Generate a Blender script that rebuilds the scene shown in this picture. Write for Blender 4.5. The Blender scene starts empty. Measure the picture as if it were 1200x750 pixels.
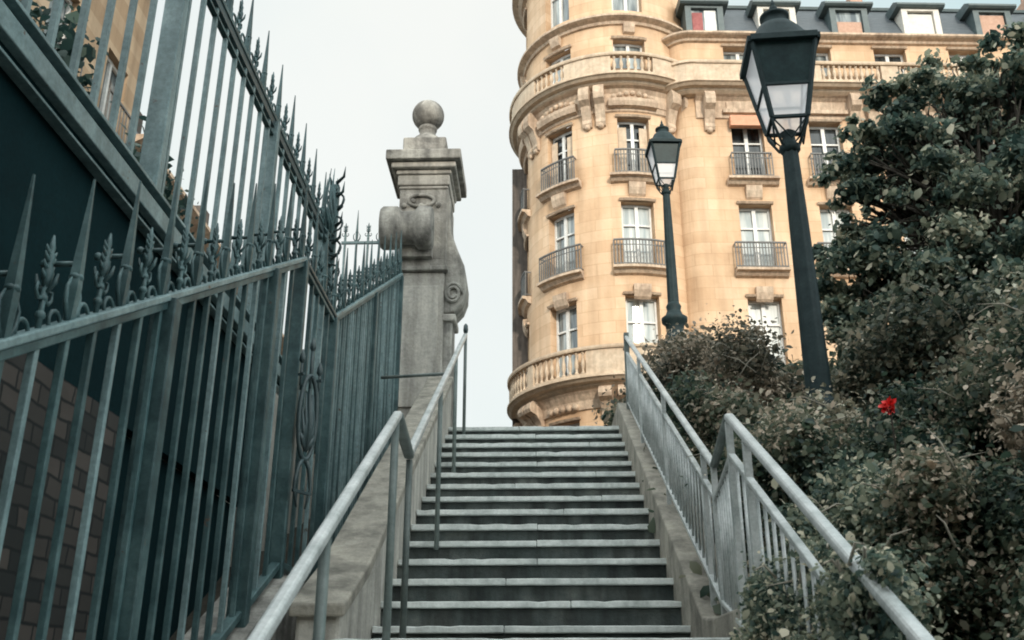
import bpy, math, random
import numpy as np
from mathutils import Vector, Matrix
R = math.radians
PI = math.pi
random.seed(7)
rng = np.random.default_rng(11)
S = bpy.context.scene
COL = S.collection
SLOPE = 0.547

# ------------------------------------------------------------------ materials
def nt(name):
    m = bpy.data.materials.new(name); m.use_nodes = True
    t = m.node_tree; t.nodes.clear()
    o = t.nodes.new('ShaderNodeOutputMaterial'); b = t.nodes.new('ShaderNodeBsdfPrincipled')
    t.links.new(b.outputs[0], o.inputs[0])
    return m, t, b, o
def N(t, typ, **kw):
    n = t.nodes.new(typ)
    for k, v in kw.items():
        if k.startswith('i_'): n.inputs[k[2:].replace('_', ' ')].default_value = v
        else: setattr(n, k, v)
    return n
def ramp(t, src, stops):
    r = t.nodes.new('ShaderNodeValToRGB'); e = r.color_ramp.elements
    while len(e) < len(stops): e.new(0.5)
    for el, (p, c) in zip(e, stops): el.position = p; el.color = (*c, 1) if len(c) == 3 else c
    t.links.new(src, r.inputs[0]); return r
def bump(t, b, src, strength, dist):
    n = t.nodes.new('ShaderNodeBump'); n.inputs['Strength'].default_value = strength; n.inputs['Distance'].default_value = dist
    t.links.new(src, n.inputs['Height']); t.links.new(n.outputs[0], b.inputs['Normal']); return n
def mixc(t, a, b, fac, mode='MIX'):
    m = t.nodes.new('ShaderNodeMix'); m.data_type = 'RGBA'; m.blend_type = mode
    for s, v in ((0, fac), (6, a), (7, b)):
        if isinstance(v, (int, float)): m.inputs[s].default_value = v
        elif isinstance(v, tuple): m.inputs[s].default_value = (*v, 1)
        else: t.links.new(v, m.inputs[s])
    return m.outputs[2]
def noisy(name, c0, c1, scale=3, rough=0.8, c2=None, bs=0.3, bd=0.01, metal=0, fine=40, stretch=None, spec=0.5, streak=0):
    m, t, b, o = nt(name)
    g = N(t, 'ShaderNodeNewGeometry'); mp = N(t, 'ShaderNodeMapping'); t.links.new(g.outputs['Position'], mp.inputs[0])
    if stretch: mp.inputs['Scale'].default_value = stretch
    n1 = N(t, 'ShaderNodeTexNoise', i_Scale=scale, i_Detail=8.0, i_Roughness=0.65); t.links.new(mp.outputs[0], n1.inputs[0])
    stops = [(0.3, c0), (0.7, c1)] if c2 is None else [(0.3, c0), (0.5, c1), (0.72, c2)]
    r = ramp(t, n1.outputs[0], stops); col = r.outputs[0]
    n2 = N(t, 'ShaderNodeTexNoise', i_Scale=fine, i_Detail=6.0, i_Roughness=0.7); t.links.new(g.outputs['Position'], n2.inputs[0])
    r2 = ramp(t, n2.outputs[0], [(0.3, (0.72,)*3), (0.7, (1.15,)*3)])
    col = mixc(t, col, r2.outputs[0], 0.8, 'MULTIPLY')
    if streak:
        mp2 = N(t, 'ShaderNodeMapping'); mp2.inputs['Scale'].default_value = (9, 9, 0.7); t.links.new(g.outputs['Position'], mp2.inputs[0])
        n3 = N(t, 'ShaderNodeTexNoise', i_Scale=1.0, i_Detail=5.0); t.links.new(mp2.outputs[0], n3.inputs[0])
        r3 = ramp(t, n3.outputs[0], [(0.38, (1-streak,)*3), (0.6, (1, 1, 1))])
        col = mixc(t, col, r3.outputs[0], 1.0, 'MULTIPLY')
    t.links.new(col, b.inputs['Base Color'])
    b.inputs['Roughness'].default_value = rough; b.inputs['Metallic'].default_value = metal
    b.inputs['Specular IOR Level'].default_value = spec
    if bs: bump(t, b, n2.outputs[0], bs, bd)
    return m

M = {}
M['iron'] = noisy('iron_teal_paint', (.018,.05,.056), (.055,.112,.118), 6, .5, bs=.25, bd=.004, c2=(.12,.2,.205), streak=.3, fine=60)
def rusty(m, amount=.66):
    t = m.node_tree; b = next(n for n in t.nodes if n.type == 'BSDF_PRINCIPLED'); src = b.inputs['Base Color'].links[0].from_socket
    g = N(t, 'ShaderNodeNewGeometry'); n = N(t, 'ShaderNodeTexNoise', i_Scale=11.0, i_Detail=9.0, i_Roughness=.75); t.links.new(g.outputs['Position'], n.inputs[0])
    r = ramp(t, n.outputs[0], [(amount-.03, (0,0,0)), (amount, (1,1,1))])
    c = mixc(t, src, (.085,.055,.04), r.outputs[0]); t.links.new(c, b.inputs['Base Color'])
rusty(M['iron'], .685)
M['iron_light'] = noisy('iron_pale_paint', (.11,.185,.195), (.26,.36,.37), 5, .45, bs=.2, bd=.003, streak=.25)
M['iron_dark'] = noisy('iron_dark_paint', (.02,.04,.045), (.06,.095,.1), 9, .45, bs=.25, bd=.004)
M['lamp_iron'] = noisy('lamp_iron_paint', (.01,.022,.025), (.026,.045,.048), 12, .6, spec=.2, bs=.2, bd=.003, fine=50)
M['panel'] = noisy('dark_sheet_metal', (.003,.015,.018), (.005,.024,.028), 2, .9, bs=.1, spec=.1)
rusty(M['iron_light'], .66)
M['rail'] = noisy('handrail_grey_paint', (.27,.3,.295), (.46,.485,.48), 7, .4, bs=.15, bd=.002, metal=.1, fine=70, c2=(.62,.635,.63))
M['rail_dark'] = noisy('rail_post_paint', (.1,.135,.13), (.2,.235,.22), 9, .5, bs=.3, bd=.004, streak=.35)
M['stone'] = noisy('weathered_stone', (.34,.32,.285), (.5,.475,.43), 2.2, .9, bs=.6, bd=.012, streak=.35, fine=30, c2=(.62,.58,.51))
M['stone_dark'] = noisy('dark_weathered_stone', (.15,.145,.135), (.36,.345,.315), 4, .9, bs=.9, bd=.02, streak=.45, fine=18, c2=(.5,.48,.43))
M['kerb'] = noisy('kerb_stone', (.17,.16,.135), (.33,.305,.26), 4, .9, bs=.8, bd=.012, fine=28, c2=(.47,.43,.36), streak=.25)
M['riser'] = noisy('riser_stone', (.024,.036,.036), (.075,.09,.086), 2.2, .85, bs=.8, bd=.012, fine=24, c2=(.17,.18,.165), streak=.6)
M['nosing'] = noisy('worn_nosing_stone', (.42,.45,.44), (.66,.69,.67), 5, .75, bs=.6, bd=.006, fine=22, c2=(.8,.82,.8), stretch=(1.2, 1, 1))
M['landing'] = noisy('landing_paving', (.16,.17,.16), (.3,.31,.29), 3, .85, bs=.5, bd=.006)
M['soil'] = noisy('bank_soil', (.02,.019,.014), (.07,.06,.045), 5, .95, bs=.8, bd=.03)
M['asphalt'] = noisy('asphalt', (.04,.042,.042), (.065,.066,.065), 2, .9, bs=.5, bd=.01)
M['bark'] = noisy('bark', (.02,.018,.014), (.075,.06,.045), 12, .95, bs=1, bd=.02, stretch=(4, 4, 1))
M['twig'] = noisy('dry_twig', (.28,.25,.2), (.45,.41,.34), 12, .9, bs=.2)
M['slate'] = noisy('slate_roof', (.055,.07,.08), (.11,.125,.14), 3, .6, bs=.5, bd=.01, stretch=(1, 1, 6))
M['zinc'] = noisy('zinc_sheet', (.05,.08,.085), (.1,.13,.135), 3, .5, bs=.2)
M['chimney'] = noisy('chimney_brick', (.42,.25,.18), (.55,.36,.27), 8, .9, bs=.4)
M['white'] = noisy('white_window_paint', (.62,.62,.6), (.78,.78,.76), 4, .5, bs=.1)
M['iron_far'] = noisy('balconette_iron', (.1,.1,.1), (.17,.17,.165), 5, .6, bs=0)
M['red_petal'] = noisy('red_petal', (.6,.008,.01), (.85,.03,.02), 30, .5, bs=.1)
M['awning'] = noisy('orange_awning', (.6,.28,.17), (.68,.36,.23), 5, .8, bs=.1)
M['blind'] = noisy('cream_blind', (.6,.56,.5), (.75,.72,.66), 5, .8, bs=.1)
M['curtain_red'] = noisy('red_curtain', (.25,.07,.07), (.4,.14,.13), 8, .8, bs=.1)

FC = ((.6,.405,.255), (.71,.505,.335), (.78,.585,.415))
def facade_mat(name, R0=None, cols=((.47,.285,.135), (.58,.375,.19), (.66,.46,.255)), dirt=.3):
    """ashlar: fine joints from the position; a round wall takes its angle as the horizontal coordinate"""
    m, t, b, o = nt(name)
    tc = N(t, 'ShaderNodeTexCoord'); sp = N(t, 'ShaderNodeSeparateXYZ'); t.links.new(tc.outputs['Object'], sp.inputs[0])
    cb = N(t, 'ShaderNodeCombineXYZ')
    if R0:
        at = N(t, 'ShaderNodeMath', operation='ARCTAN2'); t.links.new(sp.outputs[0], at.inputs[0]); t.links.new(sp.outputs[1], at.inputs[1])
        mu = N(t, 'ShaderNodeMath', operation='MULTIPLY'); mu.inputs[1].default_value = R0; t.links.new(at.outputs[0], mu.inputs[0])
        t.links.new(mu.outputs[0], cb.inputs[0])
    else: t.links.new(sp.outputs[0], cb.inputs[0])
    t.links.new(sp.outputs[2], cb.inputs[1])
    br = N(t, 'ShaderNodeTexBrick', offset=0.5); br.inputs['Scale'].default_value = 1.0
    br.inputs['Mortar Size'].default_value = .012; br.inputs['Brick Width'].default_value = 1.15; br.inputs['Row Height'].default_value = .42
    br.inputs['Color1'].default_value = (1,1,1,1); br.inputs['Color2'].default_value = (.88,.84,.8,1); br.inputs['Mortar'].default_value = (.8,.75,.7,1)
    br.inputs['Bias'].default_value = .1
    t.links.new(cb.outputs[0], br.inputs[0])
    g = N(t, 'ShaderNodeNewGeometry')
    n1 = N(t, 'ShaderNodeTexNoise', i_Scale=.55, i_Detail=8.0, i_Roughness=.6); t.links.new(g.outputs['Position'], n1.inputs[0])
    r = ramp(t, n1.outputs[0], [(.3, cols[0]), (.5, cols[1]), (.7, cols[2])])
    c = mixc(t, r.outputs[0], br.outputs[0], 1.0, 'MULTIPLY')
    mp = N(t, 'ShaderNodeMapping'); mp.inputs['Scale'].default_value = (2.2, 2.2, .25); t.links.new(g.outputs['Position'], mp.inputs[0])
    n3 = N(t, 'ShaderNodeTexNoise', i_Scale=1.0, i_Detail=6.0); t.links.new(mp.outputs[0], n3.inputs[0])
    r3 = ramp(t, n3.outputs[0], [(.35, (1-dirt, 1-dirt*1.05, 1-dirt*1.1)), (.6, (1, 1, 1))])
    c = mixc(t, c, r3.outputs[0], 1.0, 'MULTIPLY')
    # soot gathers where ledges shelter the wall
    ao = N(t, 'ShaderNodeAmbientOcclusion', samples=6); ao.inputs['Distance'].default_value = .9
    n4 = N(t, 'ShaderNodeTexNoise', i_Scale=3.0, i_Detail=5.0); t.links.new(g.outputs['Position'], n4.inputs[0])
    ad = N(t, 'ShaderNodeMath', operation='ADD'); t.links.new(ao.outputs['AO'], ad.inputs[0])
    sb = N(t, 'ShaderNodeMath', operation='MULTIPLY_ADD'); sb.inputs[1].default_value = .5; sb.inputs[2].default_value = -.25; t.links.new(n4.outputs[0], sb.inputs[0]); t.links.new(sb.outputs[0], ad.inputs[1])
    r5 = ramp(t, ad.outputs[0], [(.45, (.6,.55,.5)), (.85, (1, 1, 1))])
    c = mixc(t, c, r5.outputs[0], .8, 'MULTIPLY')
    t.links.new(c, b.inputs['Base Color']); b.inputs['Roughness'].default_value = .9
    n2 = N(t, 'ShaderNodeTexNoise', i_Scale=9.0, i_Detail=6.0); t.links.new(g.outputs['Position'], n2.inputs[0])
    bump(t, b, n2.outputs[0], .4, .02)
    return m
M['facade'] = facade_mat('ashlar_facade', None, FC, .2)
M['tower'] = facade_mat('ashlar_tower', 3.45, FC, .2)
M['trim'] = noisy('carved_stone_trim', (.43,.31,.225), (.6,.455,.335), 1.6, .9, bs=.7, bd=.03, fine=7, c2=(.7,.56,.42), streak=.25)
M['balcony'] = noisy('balcony_stone', (.5,.375,.265), (.6,.47,.345), 2, .9, bs=.3, bd=.015, fine=5, c2=(.66,.54,.41), streak=.12)
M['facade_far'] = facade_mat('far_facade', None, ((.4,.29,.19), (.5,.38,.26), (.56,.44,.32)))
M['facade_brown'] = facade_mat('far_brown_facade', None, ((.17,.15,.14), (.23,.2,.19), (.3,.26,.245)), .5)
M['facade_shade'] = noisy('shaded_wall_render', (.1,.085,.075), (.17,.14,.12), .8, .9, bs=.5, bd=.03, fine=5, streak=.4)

def brick_mat(name):
    m, t, b, o = nt(name)
    tc = N(t, 'ShaderNodeTexCoord'); sp = N(t, 'ShaderNodeSeparateXYZ'); t.links.new(tc.outputs['Object'], sp.inputs[0])
    cb = N(t, 'ShaderNodeCombineXYZ'); t.links.new(sp.outputs[1], cb.inputs[0]); t.links.new(sp.outputs[2], cb.inputs[1])
    nn = N(t, 'ShaderNodeTexNoise', i_Scale=6.0, i_Detail=3.0); t.links.new(cb.outputs[0], nn.inputs[0])
    ad = N(t, 'ShaderNodeVectorMath', operation='MULTIPLY_ADD'); ad.inputs[1].default_value = (.05, .035, 0)
    t.links.new(nn.outputs[1], ad.inputs[0]); t.links.new(cb.outputs[0], ad.inputs[2])
    br = N(t, 'ShaderNodeTexBrick', offset=.5); br.inputs['Scale'].default_value = 1
    br.inputs['Mortar Size'].default_value = .012; br.inputs['Mortar Smooth'].default_value = .8
    br.inputs['Brick Width'].default_value = .2; br.inputs['Row Height'].default_value = .09
    br.inputs['Color1'].default_value = (.12,.1,.088,1); br.inputs['Color2'].default_value = (.025,.03,.03,1); br.inputs['Mortar'].default_value = (.012,.016,.016,1)
    t.links.new(ad.outputs[0], br.inputs[0])
    n2 = N(t, 'ShaderNodeTexNoise', i_Scale=14.0, i_Detail=6.0)
    c = mixc(t, br.outputs[0], n2.outputs[0], .6, 'MULTIPLY')
    t.links.new(c, b.inputs['Base Color']); b.inputs['Roughness'].default_value = .95
    bump(t, b, br.outputs['Fac'], -.9, .02)
    return m
M['brick'] = brick_mat('rubble_brick')

def glass_mat(name, c0, c1, rough=.08, scale=1.5, emit=None):
    m, t, b, o = nt(name)
    g = N(t, 'ShaderNodeNewGeometry'); mp = N(t, 'ShaderNodeMapping'); mp.inputs['Scale'].default_value = (3, 3, .35); t.links.new(g.outputs['Position'], mp.inputs[0])
    n = N(t, 'ShaderNodeTexNoise', i_Scale=scale, i_Detail=3.0); t.links.new(mp.outputs[0], n.inputs[0])
    r = ramp(t, n.outputs[0], [(.38, c0), (.62, c1)]); t.links.new(r.outputs[0], b.inputs['Base Color'])
    b.inputs['Roughness'].default_value = rough; b.inputs['Specular IOR Level'].default_value = .8
    return m
M['pane_pale'] = glass_mat('curtained_pane', (.32,.37,.38), (.6,.62,.6))
M['pane_mid'] = glass_mat('half_curtained_pane', (.07,.09,.1), (.38,.42,.42))
M['pane_dark'] = glass_mat('dark_pane', (.012,.016,.018), (.05,.06,.065))
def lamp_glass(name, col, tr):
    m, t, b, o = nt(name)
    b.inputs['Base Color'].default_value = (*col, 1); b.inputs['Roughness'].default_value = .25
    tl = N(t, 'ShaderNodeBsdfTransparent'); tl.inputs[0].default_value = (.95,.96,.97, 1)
    b.inputs['Emission Color'].default_value = (.92,.96,1,1); b.inputs['Emission Strength'].default_value = .45  # emission added so the unlit lantern glass looks milky white
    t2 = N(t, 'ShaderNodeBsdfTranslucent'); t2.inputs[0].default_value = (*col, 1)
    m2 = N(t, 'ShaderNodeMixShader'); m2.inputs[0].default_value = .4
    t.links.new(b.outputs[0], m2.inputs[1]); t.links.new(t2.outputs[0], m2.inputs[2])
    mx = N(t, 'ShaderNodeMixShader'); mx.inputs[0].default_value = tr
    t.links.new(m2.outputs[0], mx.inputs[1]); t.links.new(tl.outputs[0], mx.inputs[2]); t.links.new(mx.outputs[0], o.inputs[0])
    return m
M['milk_glow'] = lamp_glass('milky_lamp_glass_glow', (.93,.93,.93), .4)
M['lens'] = noisy('lantern_upper_glass', (.006,.022,.026), (.02,.05,.054), 8, .45, spec=.25, bs=.05)

def leaf_mat(name, stops, tr=.45):
    m, t, b, o = nt(name)
    a = N(t, 'ShaderNodeAttribute', attribute_name='leaf')
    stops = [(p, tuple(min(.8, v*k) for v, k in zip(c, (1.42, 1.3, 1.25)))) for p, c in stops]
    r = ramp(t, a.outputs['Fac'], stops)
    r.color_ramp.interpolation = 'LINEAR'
    t.links.new(r.outputs[0], b.inputs['Base Color']); b.inputs['Roughness'].default_value = .5
    b.inputs['Specular IOR Level'].default_value = .35
    tl = N(t, 'ShaderNodeBsdfTranslucent'); t.links.new(r.outputs[0], tl.inputs[0])
    mx = N(t, 'ShaderNodeMixShader'); mx.inputs[0].default_value = tr
    t.links.new(b.outputs[0], mx.inputs[1]); t.links.new(tl.outputs[0], mx.inputs[2]); t.links.new(mx.outputs[0], o.inputs[0])
    return m
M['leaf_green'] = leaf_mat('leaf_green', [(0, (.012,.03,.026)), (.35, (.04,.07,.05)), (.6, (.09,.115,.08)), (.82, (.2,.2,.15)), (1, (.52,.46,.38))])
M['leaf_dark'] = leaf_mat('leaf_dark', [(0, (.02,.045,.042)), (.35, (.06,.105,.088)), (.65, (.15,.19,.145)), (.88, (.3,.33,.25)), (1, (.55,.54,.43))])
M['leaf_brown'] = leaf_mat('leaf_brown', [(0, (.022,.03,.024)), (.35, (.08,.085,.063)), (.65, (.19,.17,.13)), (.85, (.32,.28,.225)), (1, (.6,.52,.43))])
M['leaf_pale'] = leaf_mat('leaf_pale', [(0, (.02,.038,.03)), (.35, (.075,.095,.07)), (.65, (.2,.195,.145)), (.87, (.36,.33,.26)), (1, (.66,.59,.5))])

# ------------------------------------------------------------------ builders
def origin_of(o):
    v = Vector((0, 0, 0))
    while o: v += o.location; o = o.parent
    return v
def prop(o, label=None, cat=None, group=None, kind=None):
    if label: o['label'] = label
    if cat: o['category'] = cat
    if group: o['group'] = group
    if kind: o['kind'] = kind
    return o
def empty(name, loc=(0, 0, 0), label=None, cat=None, group=None, rz=0):
    o = bpy.data.objects.new(name, None); COL.objects.link(o); o.location = loc; o.rotation_euler = (0, 0, rz)
    o.empty_display_size = .1
    return prop(o, label, cat, group)
def tree_copy(o, parent=None):
    c = o.copy(); COL.objects.link(c)
    c.parent = parent
    for ch in list(o.children): tree_copy(ch, c)
    return c

class MB:
    def __init__(s): s.v = []; s.f = []; s.smooth = []
    def add(s, vs, fs, smooth=False):
        o = len(s.v); s.v += [tuple(x) for x in vs]; s.f += [tuple(i + o for i in f) for f in fs]; s.smooth += [smooth] * len(fs); return s
    def box(s, x0, x1, y0, y1, z0, z1, m=None):
        vs = [Vector((x, y, z)) for z in (z0, z1) for y in (y0, y1) for x in (x0, x1)]
        if m: vs = [m @ v for v in vs]
        return s.add(vs, [(0,2,3,1), (4,5,7,6), (0,1,5,4), (2,6,7,3), (0,4,6,2), (1,3,7,5)])
    def hexa(s, pts):  # 4 bottom ccw, 4 top ccw
        return s.add(pts, [(3,2,1,0), (4,5,6,7), (0,1,5,4), (1,2,6,5), (2,3,7,6), (3,0,4,7)])
    def bar(s, a, b, w, h, up=(0, 0, 1)):
        a, b = Vector(a), Vector(b); d = (b - a).normalized(); u = Vector(up)
        sx = d.cross(u)
        if sx.length < 1e-4: sx = d.cross(Vector((0, 1, 0)))
        sx.normalize(); uy = sx.cross(d).normalized()
        q = [(-1,-1), (1,-1), (1,1), (-1,1)]
        vs = [a + sx*(w/2*i) + uy*(h/2*j) for i, j in q] + [b + sx*(w/2*i) + uy*(h/2*j) for i, j in q]
        return s.add(vs, [(0,1,2,3), (7,6,5,4), (0,4,5,1), (1,5,6,2), (2,6,7,3), (3,7,4,0)])
    def tube(s, path, r, n=10, closed=False, smooth=True, sx=1, sy=1):
        P = [Vector(p) for p in path]; k = len(P); rs = r if isinstance(r, (list, tuple)) else [r] * k
        rings = []; prev = None
        for i, p in enumerate(P):
            if closed: d = P[(i+1) % k] - P[i-1]
            else: d = P[min(i+1, k-1)] - P[max(i-1, 0)]
            d.normalize()
            if prev is None:
                a = d.cross(Vector((0, 0, 1)))
                if a.length < .05: a = d.cross(Vector((0, 1, 0)))
            else: a = prev - d * prev.dot(d)
            a.normalize(); prev = a; b = d.cross(a)
            rings.append([p + a*(rs[i]*sx*math.cos(2*PI*j/n)) + b*(rs[i]*sy*math.sin(2*PI*j/n)) for j in range(n)])
        vs = [v for ring in rings for v in ring]; fs = []
        m = k if closed else k - 1
        for i in range(m):
            i2 = (i+1) % k
            for j in range(n): fs.append((i*n+j, i*n+(j+1) % n, i2*n+(j+1) % n, i2*n+j))
        if not closed: fs.append(tuple(range(n))[::-1]); fs.append(tuple((k-1)*n+j for j in range(n)))
        return s.add(vs, fs, smooth)
    def lathe(s, prof, c=(0, 0, 0), n=20, smooth=True, rot=0):
        c = Vector(c); vs = []; fs = []
        for r, z in prof:
            for j in range(n): vs.append(c + Vector((r*math.cos(2*PI*j/n+rot), r*math.sin(2*PI*j/n+rot), z)))
        for i in range(len(prof)-1):
            for j in range(n): fs.append((i*n+j, i*n+(j+1) % n, (i+1)*n+(j+1) % n, (i+1)*n+j))
        fs.append(tuple(range(n))[::-1]); fs.append(tuple((len(prof)-1)*n+j for j in range(n)))
        return s.add(vs, fs, smooth)
    def sphere(s, c, r, n=14, sz=1):
        return s.lathe([(max(r*math.sin(PI*i/n), .0005), -r*sz*math.cos(PI*i/n)) for i in range(n+1)], c, n+4)
    def prism(s, poly, axis, a, b):  # poly in the other two axes
        def P(u, v, w): return ((w, u, v) if axis == 0 else (u, w, v) if axis == 1 else (u, v, w))
        k = len(poly); vs = [P(u, v, a) for u, v in poly] + [P(u, v, b) for u, v in poly]
        fs = [tuple(range(k)), tuple(range(2*k-1, k-1, -1))] + [(i, i+k, (i+1) % k + k, (i+1) % k) for i in range(k)]
        return s.add(vs, fs)
    def mesh(s, name, mat, off=Vector((0, 0, 0))):
        me = bpy.data.meshes.new(name); me.from_pydata([tuple(Vector(v) - off) for v in s.v], [], s.f)
        me.polygons.foreach_set('use_smooth', s.smooth)
        import bmesh
        bm = bmesh.new(); bm.from_mesh(me); bmesh.ops.recalc_face_normals(bm, faces=bm.faces); bm.to_mesh(me); bm.free()
        me.materials.append(mat); return me
    def build(s, name, mat, parent=None, bevel=0, seg=2, **kw):
        off = origin_of(parent)
        o = bpy.data.objects.new(name, s.mesh(name, mat, off)); COL.objects.link(o)
        if parent: o.parent = parent
        if bevel:
            b = o.modifiers.new('bevel', 'BEVEL'); b.width = bevel; b.segments = seg; b.limit_method = 'ANGLE'; b.angle_limit = R(40)
        return prop(o, **kw)
def inst(name, me, parent, loc, rz=0, rx=0, scale=None, **kw):
    """a part that shares a mesh; loc in world space, under an unrotated thing"""
    o = bpy.data.objects.new(name, me); COL.objects.link(o); o.parent = parent
    o.location = Vector(loc) - origin_of(parent); o.rotation_euler = (rx, 0, rz)
    if scale: o.scale = scale
    return prop(o, **kw)

def leaf_mesh(name, clumps, n, size, mat, spread=.45, aspect=1.7, bias=0.0):
    """n small folded leaves spread through ellipsoid clumps (cx,cy,cz,rx,ry,rz,shade)"""
    C = np.array([c[:6] for c in clumps], float); sh = np.array([c[6] if len(c) > 6 else 0 for c in clumps])
    w = (C[:, 3]*C[:, 4]*C[:, 5])**.72; idx = rng.choice(len(C), n, p=w/w.sum())
    d = rng.normal(size=(n, 3)); d /= np.linalg.norm(d, axis=1)[:, None]
    rad = rng.random(n)**spread * (1 + .3*rng.normal(size=n)*(rng.random(n) < .6))
    P = C[idx, :3] + d*C[idx, 3:]*rad[:, None]
    # small-scale clumping: pull leaves towards random twig tips
    nt_ = max(8, n//26); T = P[rng.integers(0, n, nt_)]; ti = rng.integers(0, nt_, n)
    near = rng.random(n) < .0
    nrm = d*.6 + rng.normal(size=(n, 3))*.7 + np.array([0, 0, .45]); nrm /= np.linalg.norm(nrm, axis=1)[:, None]
    a = np.cross(nrm, rng.normal(size=(n, 3))); a /= np.linalg.norm(a, axis=1)[:, None]; b = np.cross(nrm, a)
    s = size*(.5 + 1.0*rng.random(n)**1.6 + .9*(rng.random(n) < .06))[:, None]
    L = a*s*aspect*.5; W = b*s*.5; F = nrm*s*.16
    V = np.stack([P-L, P-L*.42+W*.85+F, P+L*.3+W+F, P+L, P+L*.3-W+F, P-L*.42-W*.85+F], 1).reshape(-1, 3)
    base = np.arange(n)*6
    q = lambda *k: np.stack([base+i for i in k], 1)
    tri = np.stack([q(0,1,5), q(1,2,4), q(1,4,5), q(2,3,4)], 1).reshape(-1)
    me = bpy.data.meshes.new(name)
    me.vertices.add(6*n); me.vertices.foreach_set('co', V.reshape(-1))
    me.loops.add(12*n); me.loops.foreach_set('vertex_index', tri)
    me.polygons.add(4*n); me.polygons.foreach_set('loop_start', np.arange(4*n)*3)
    me.update(calc_edges=True)
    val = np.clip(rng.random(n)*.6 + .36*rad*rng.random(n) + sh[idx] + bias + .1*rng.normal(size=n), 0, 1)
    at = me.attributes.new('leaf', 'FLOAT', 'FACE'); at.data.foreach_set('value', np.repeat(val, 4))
    me.materials.append(mat); return me
def leaf_obj(name, clumps, n, size, mat, parent, **kw):
    sp = {k: kw.pop(k) for k in ('spread', 'aspect', 'bias') if k in kw}
    me = leaf_mesh(name, clumps, n, size, mat, **sp); off = origin_of(parent)
    me.transform(Matrix.Translation(-off))
    o = bpy.data.objects.new(name, me); COL.objects.link(o)
    if parent: o.parent = parent
    return prop(o, **kw)

# ------------------------------------------------------------------ ground
def bank_z(x, y):
    if y < .5: z = -1.7
    elif y < 4.03: z = -1.66 + SLOPE*(y-.5)
    elif y < 5.55: z = .257 + .1*(y-4.03)
    elif y < 9.64: z = .417 + SLOPE*(y-5.55)
    elif y < 16: z = 2.66 + .27*(y-9.64)
    else: z = 4.38
    return z
gx = [-60, -25, -14, -6, -3.2, -1.6, -1.0, 1.0, 1.15, 1.6, 2.4, 3.4, 5, 8, 14, 30, 60, 200]
gy = [-200, -60, -20, -6, 0, .5] + [.5+.35*i for i in range(1, 27)] + [10.4, 11, 12, 13, 14, 16, 20, 26, 40, 80, 300]
gx = sorted(set(gx) | {-200}); g = MB(); vs = []
for y in gy:
    for x in gx:
        z = bank_z(x, y)
        if x >= 1.15: z += -.1 + min(.22*(x-1), 1.4) + .05*math.sin(3*x+2*y)
        elif x <= -1.0: z = min(z - .45, 2.2)
        else: z = min(z - .5, 2.6)
        if x <= -3.2: z = min(z, 1.0) if y < 12 else 1.0 + min((y-12)*.1, 1.0)
        if y > 26: z = 4.3 if x > -4 else 2.0
        vs.append((x, y, z))
nx = len(gx)
g.add(vs, [(j*nx+i, j*nx+i+1, (j+1)*nx+i+1, (j+1)*nx+i) for j in range(len(gy)-1) for i in range(nx-1)], True)
g.build('ground', M['soil'], kind='structure')
MB().box(-.98, 1.02, 9.955, 16, 2.3, 2.655).build('upper_landing', M['landing'], kind='structure')
MB().box(-30, 40, 16.05, 26.5, 3.9, 4.42).build('street', M['asphalt'], kind='structure')

# ------------------------------------------------------------------ stairs
def flight(name, n, y0, z0, xl, xr, label):
    t = empty(name, ((xl+xr)/2, y0, z0-.16), label, 'stairs')
    for k in range(n):
        y = y0 + .292*k; z = z0 + .16*k; j = random.uniform(-.004, .004); l = xl + (xr and 0)
        y1 = y + (.31 if k < n-1 else .31)
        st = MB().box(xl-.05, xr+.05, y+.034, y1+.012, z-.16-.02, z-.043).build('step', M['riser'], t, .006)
        m = MB(); x = xl-.02-random.random()*.02; end = xr+.01
        while x < end-.02:        # worn stone lengths laid end to end, each a little off
            w = random.choice([.72, .9, 1.1, 1.4]); x1 = min(x+w, end)
            if end - x1 < .3: x1 = end
            jj = random.uniform(-.005, .004); zz = random.uniform(-.003, .003)
            k_ = max(2, int((x1-x)/.06)); vs = []
            for q in range(k_+1):
                xx = x+(x1-.004-x)*q/k_; chip = random.random() < .07
                yy = y+jj+random.gauss(0, .0012)+(.007 if chip else 0); zt = z+zz+random.gauss(0, .0006)-(.005 if chip else 0)
                vs += [(xx, yy+.001, z-.037+random.gauss(0,.0005)), (xx, yy, zt), (xx, y+.06, z+zz), (xx, y1+.01, z+zz), (xx, y1+.01, z-.042)]
            fs = [(0,1,2,3,4), tuple(range(5*k_+4, 5*k_-1, -1))] + [(5*q+e, 5*q+5+e, 5*q+5+(e+1) % 5, 5*q+(e+1) % 5) for q in range(k_) for e in range(5)]
            m.add(vs, fs); x = x1
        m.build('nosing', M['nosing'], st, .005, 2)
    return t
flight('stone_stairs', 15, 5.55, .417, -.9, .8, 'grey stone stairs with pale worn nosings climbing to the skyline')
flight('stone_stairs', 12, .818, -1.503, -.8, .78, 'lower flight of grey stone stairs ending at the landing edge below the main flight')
MB().box(-.84, .82, 4.03+.31, 5.57, -.1, .255).build('landing', M['landing'], kind='structure')

# right stringer kerb
t = empty('stringer_wall', (1, 5, 0), 'sloping pale stone kerb on the right edge of the stairs under the baluster railing', 'wall')
P = [(.3,-1.9), (.3,-1.66), (4.0,.38), (4.9,.40), (5.15,.43), (9.75,2.93), (11.5,2.95), (11.5,2.2), (6,.1), (4,-.3)]
m = MB(); m.prism(P, 0, .80, 1.06); o = m.build('kerb_wall', M['kerb'], t, .012)
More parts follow.
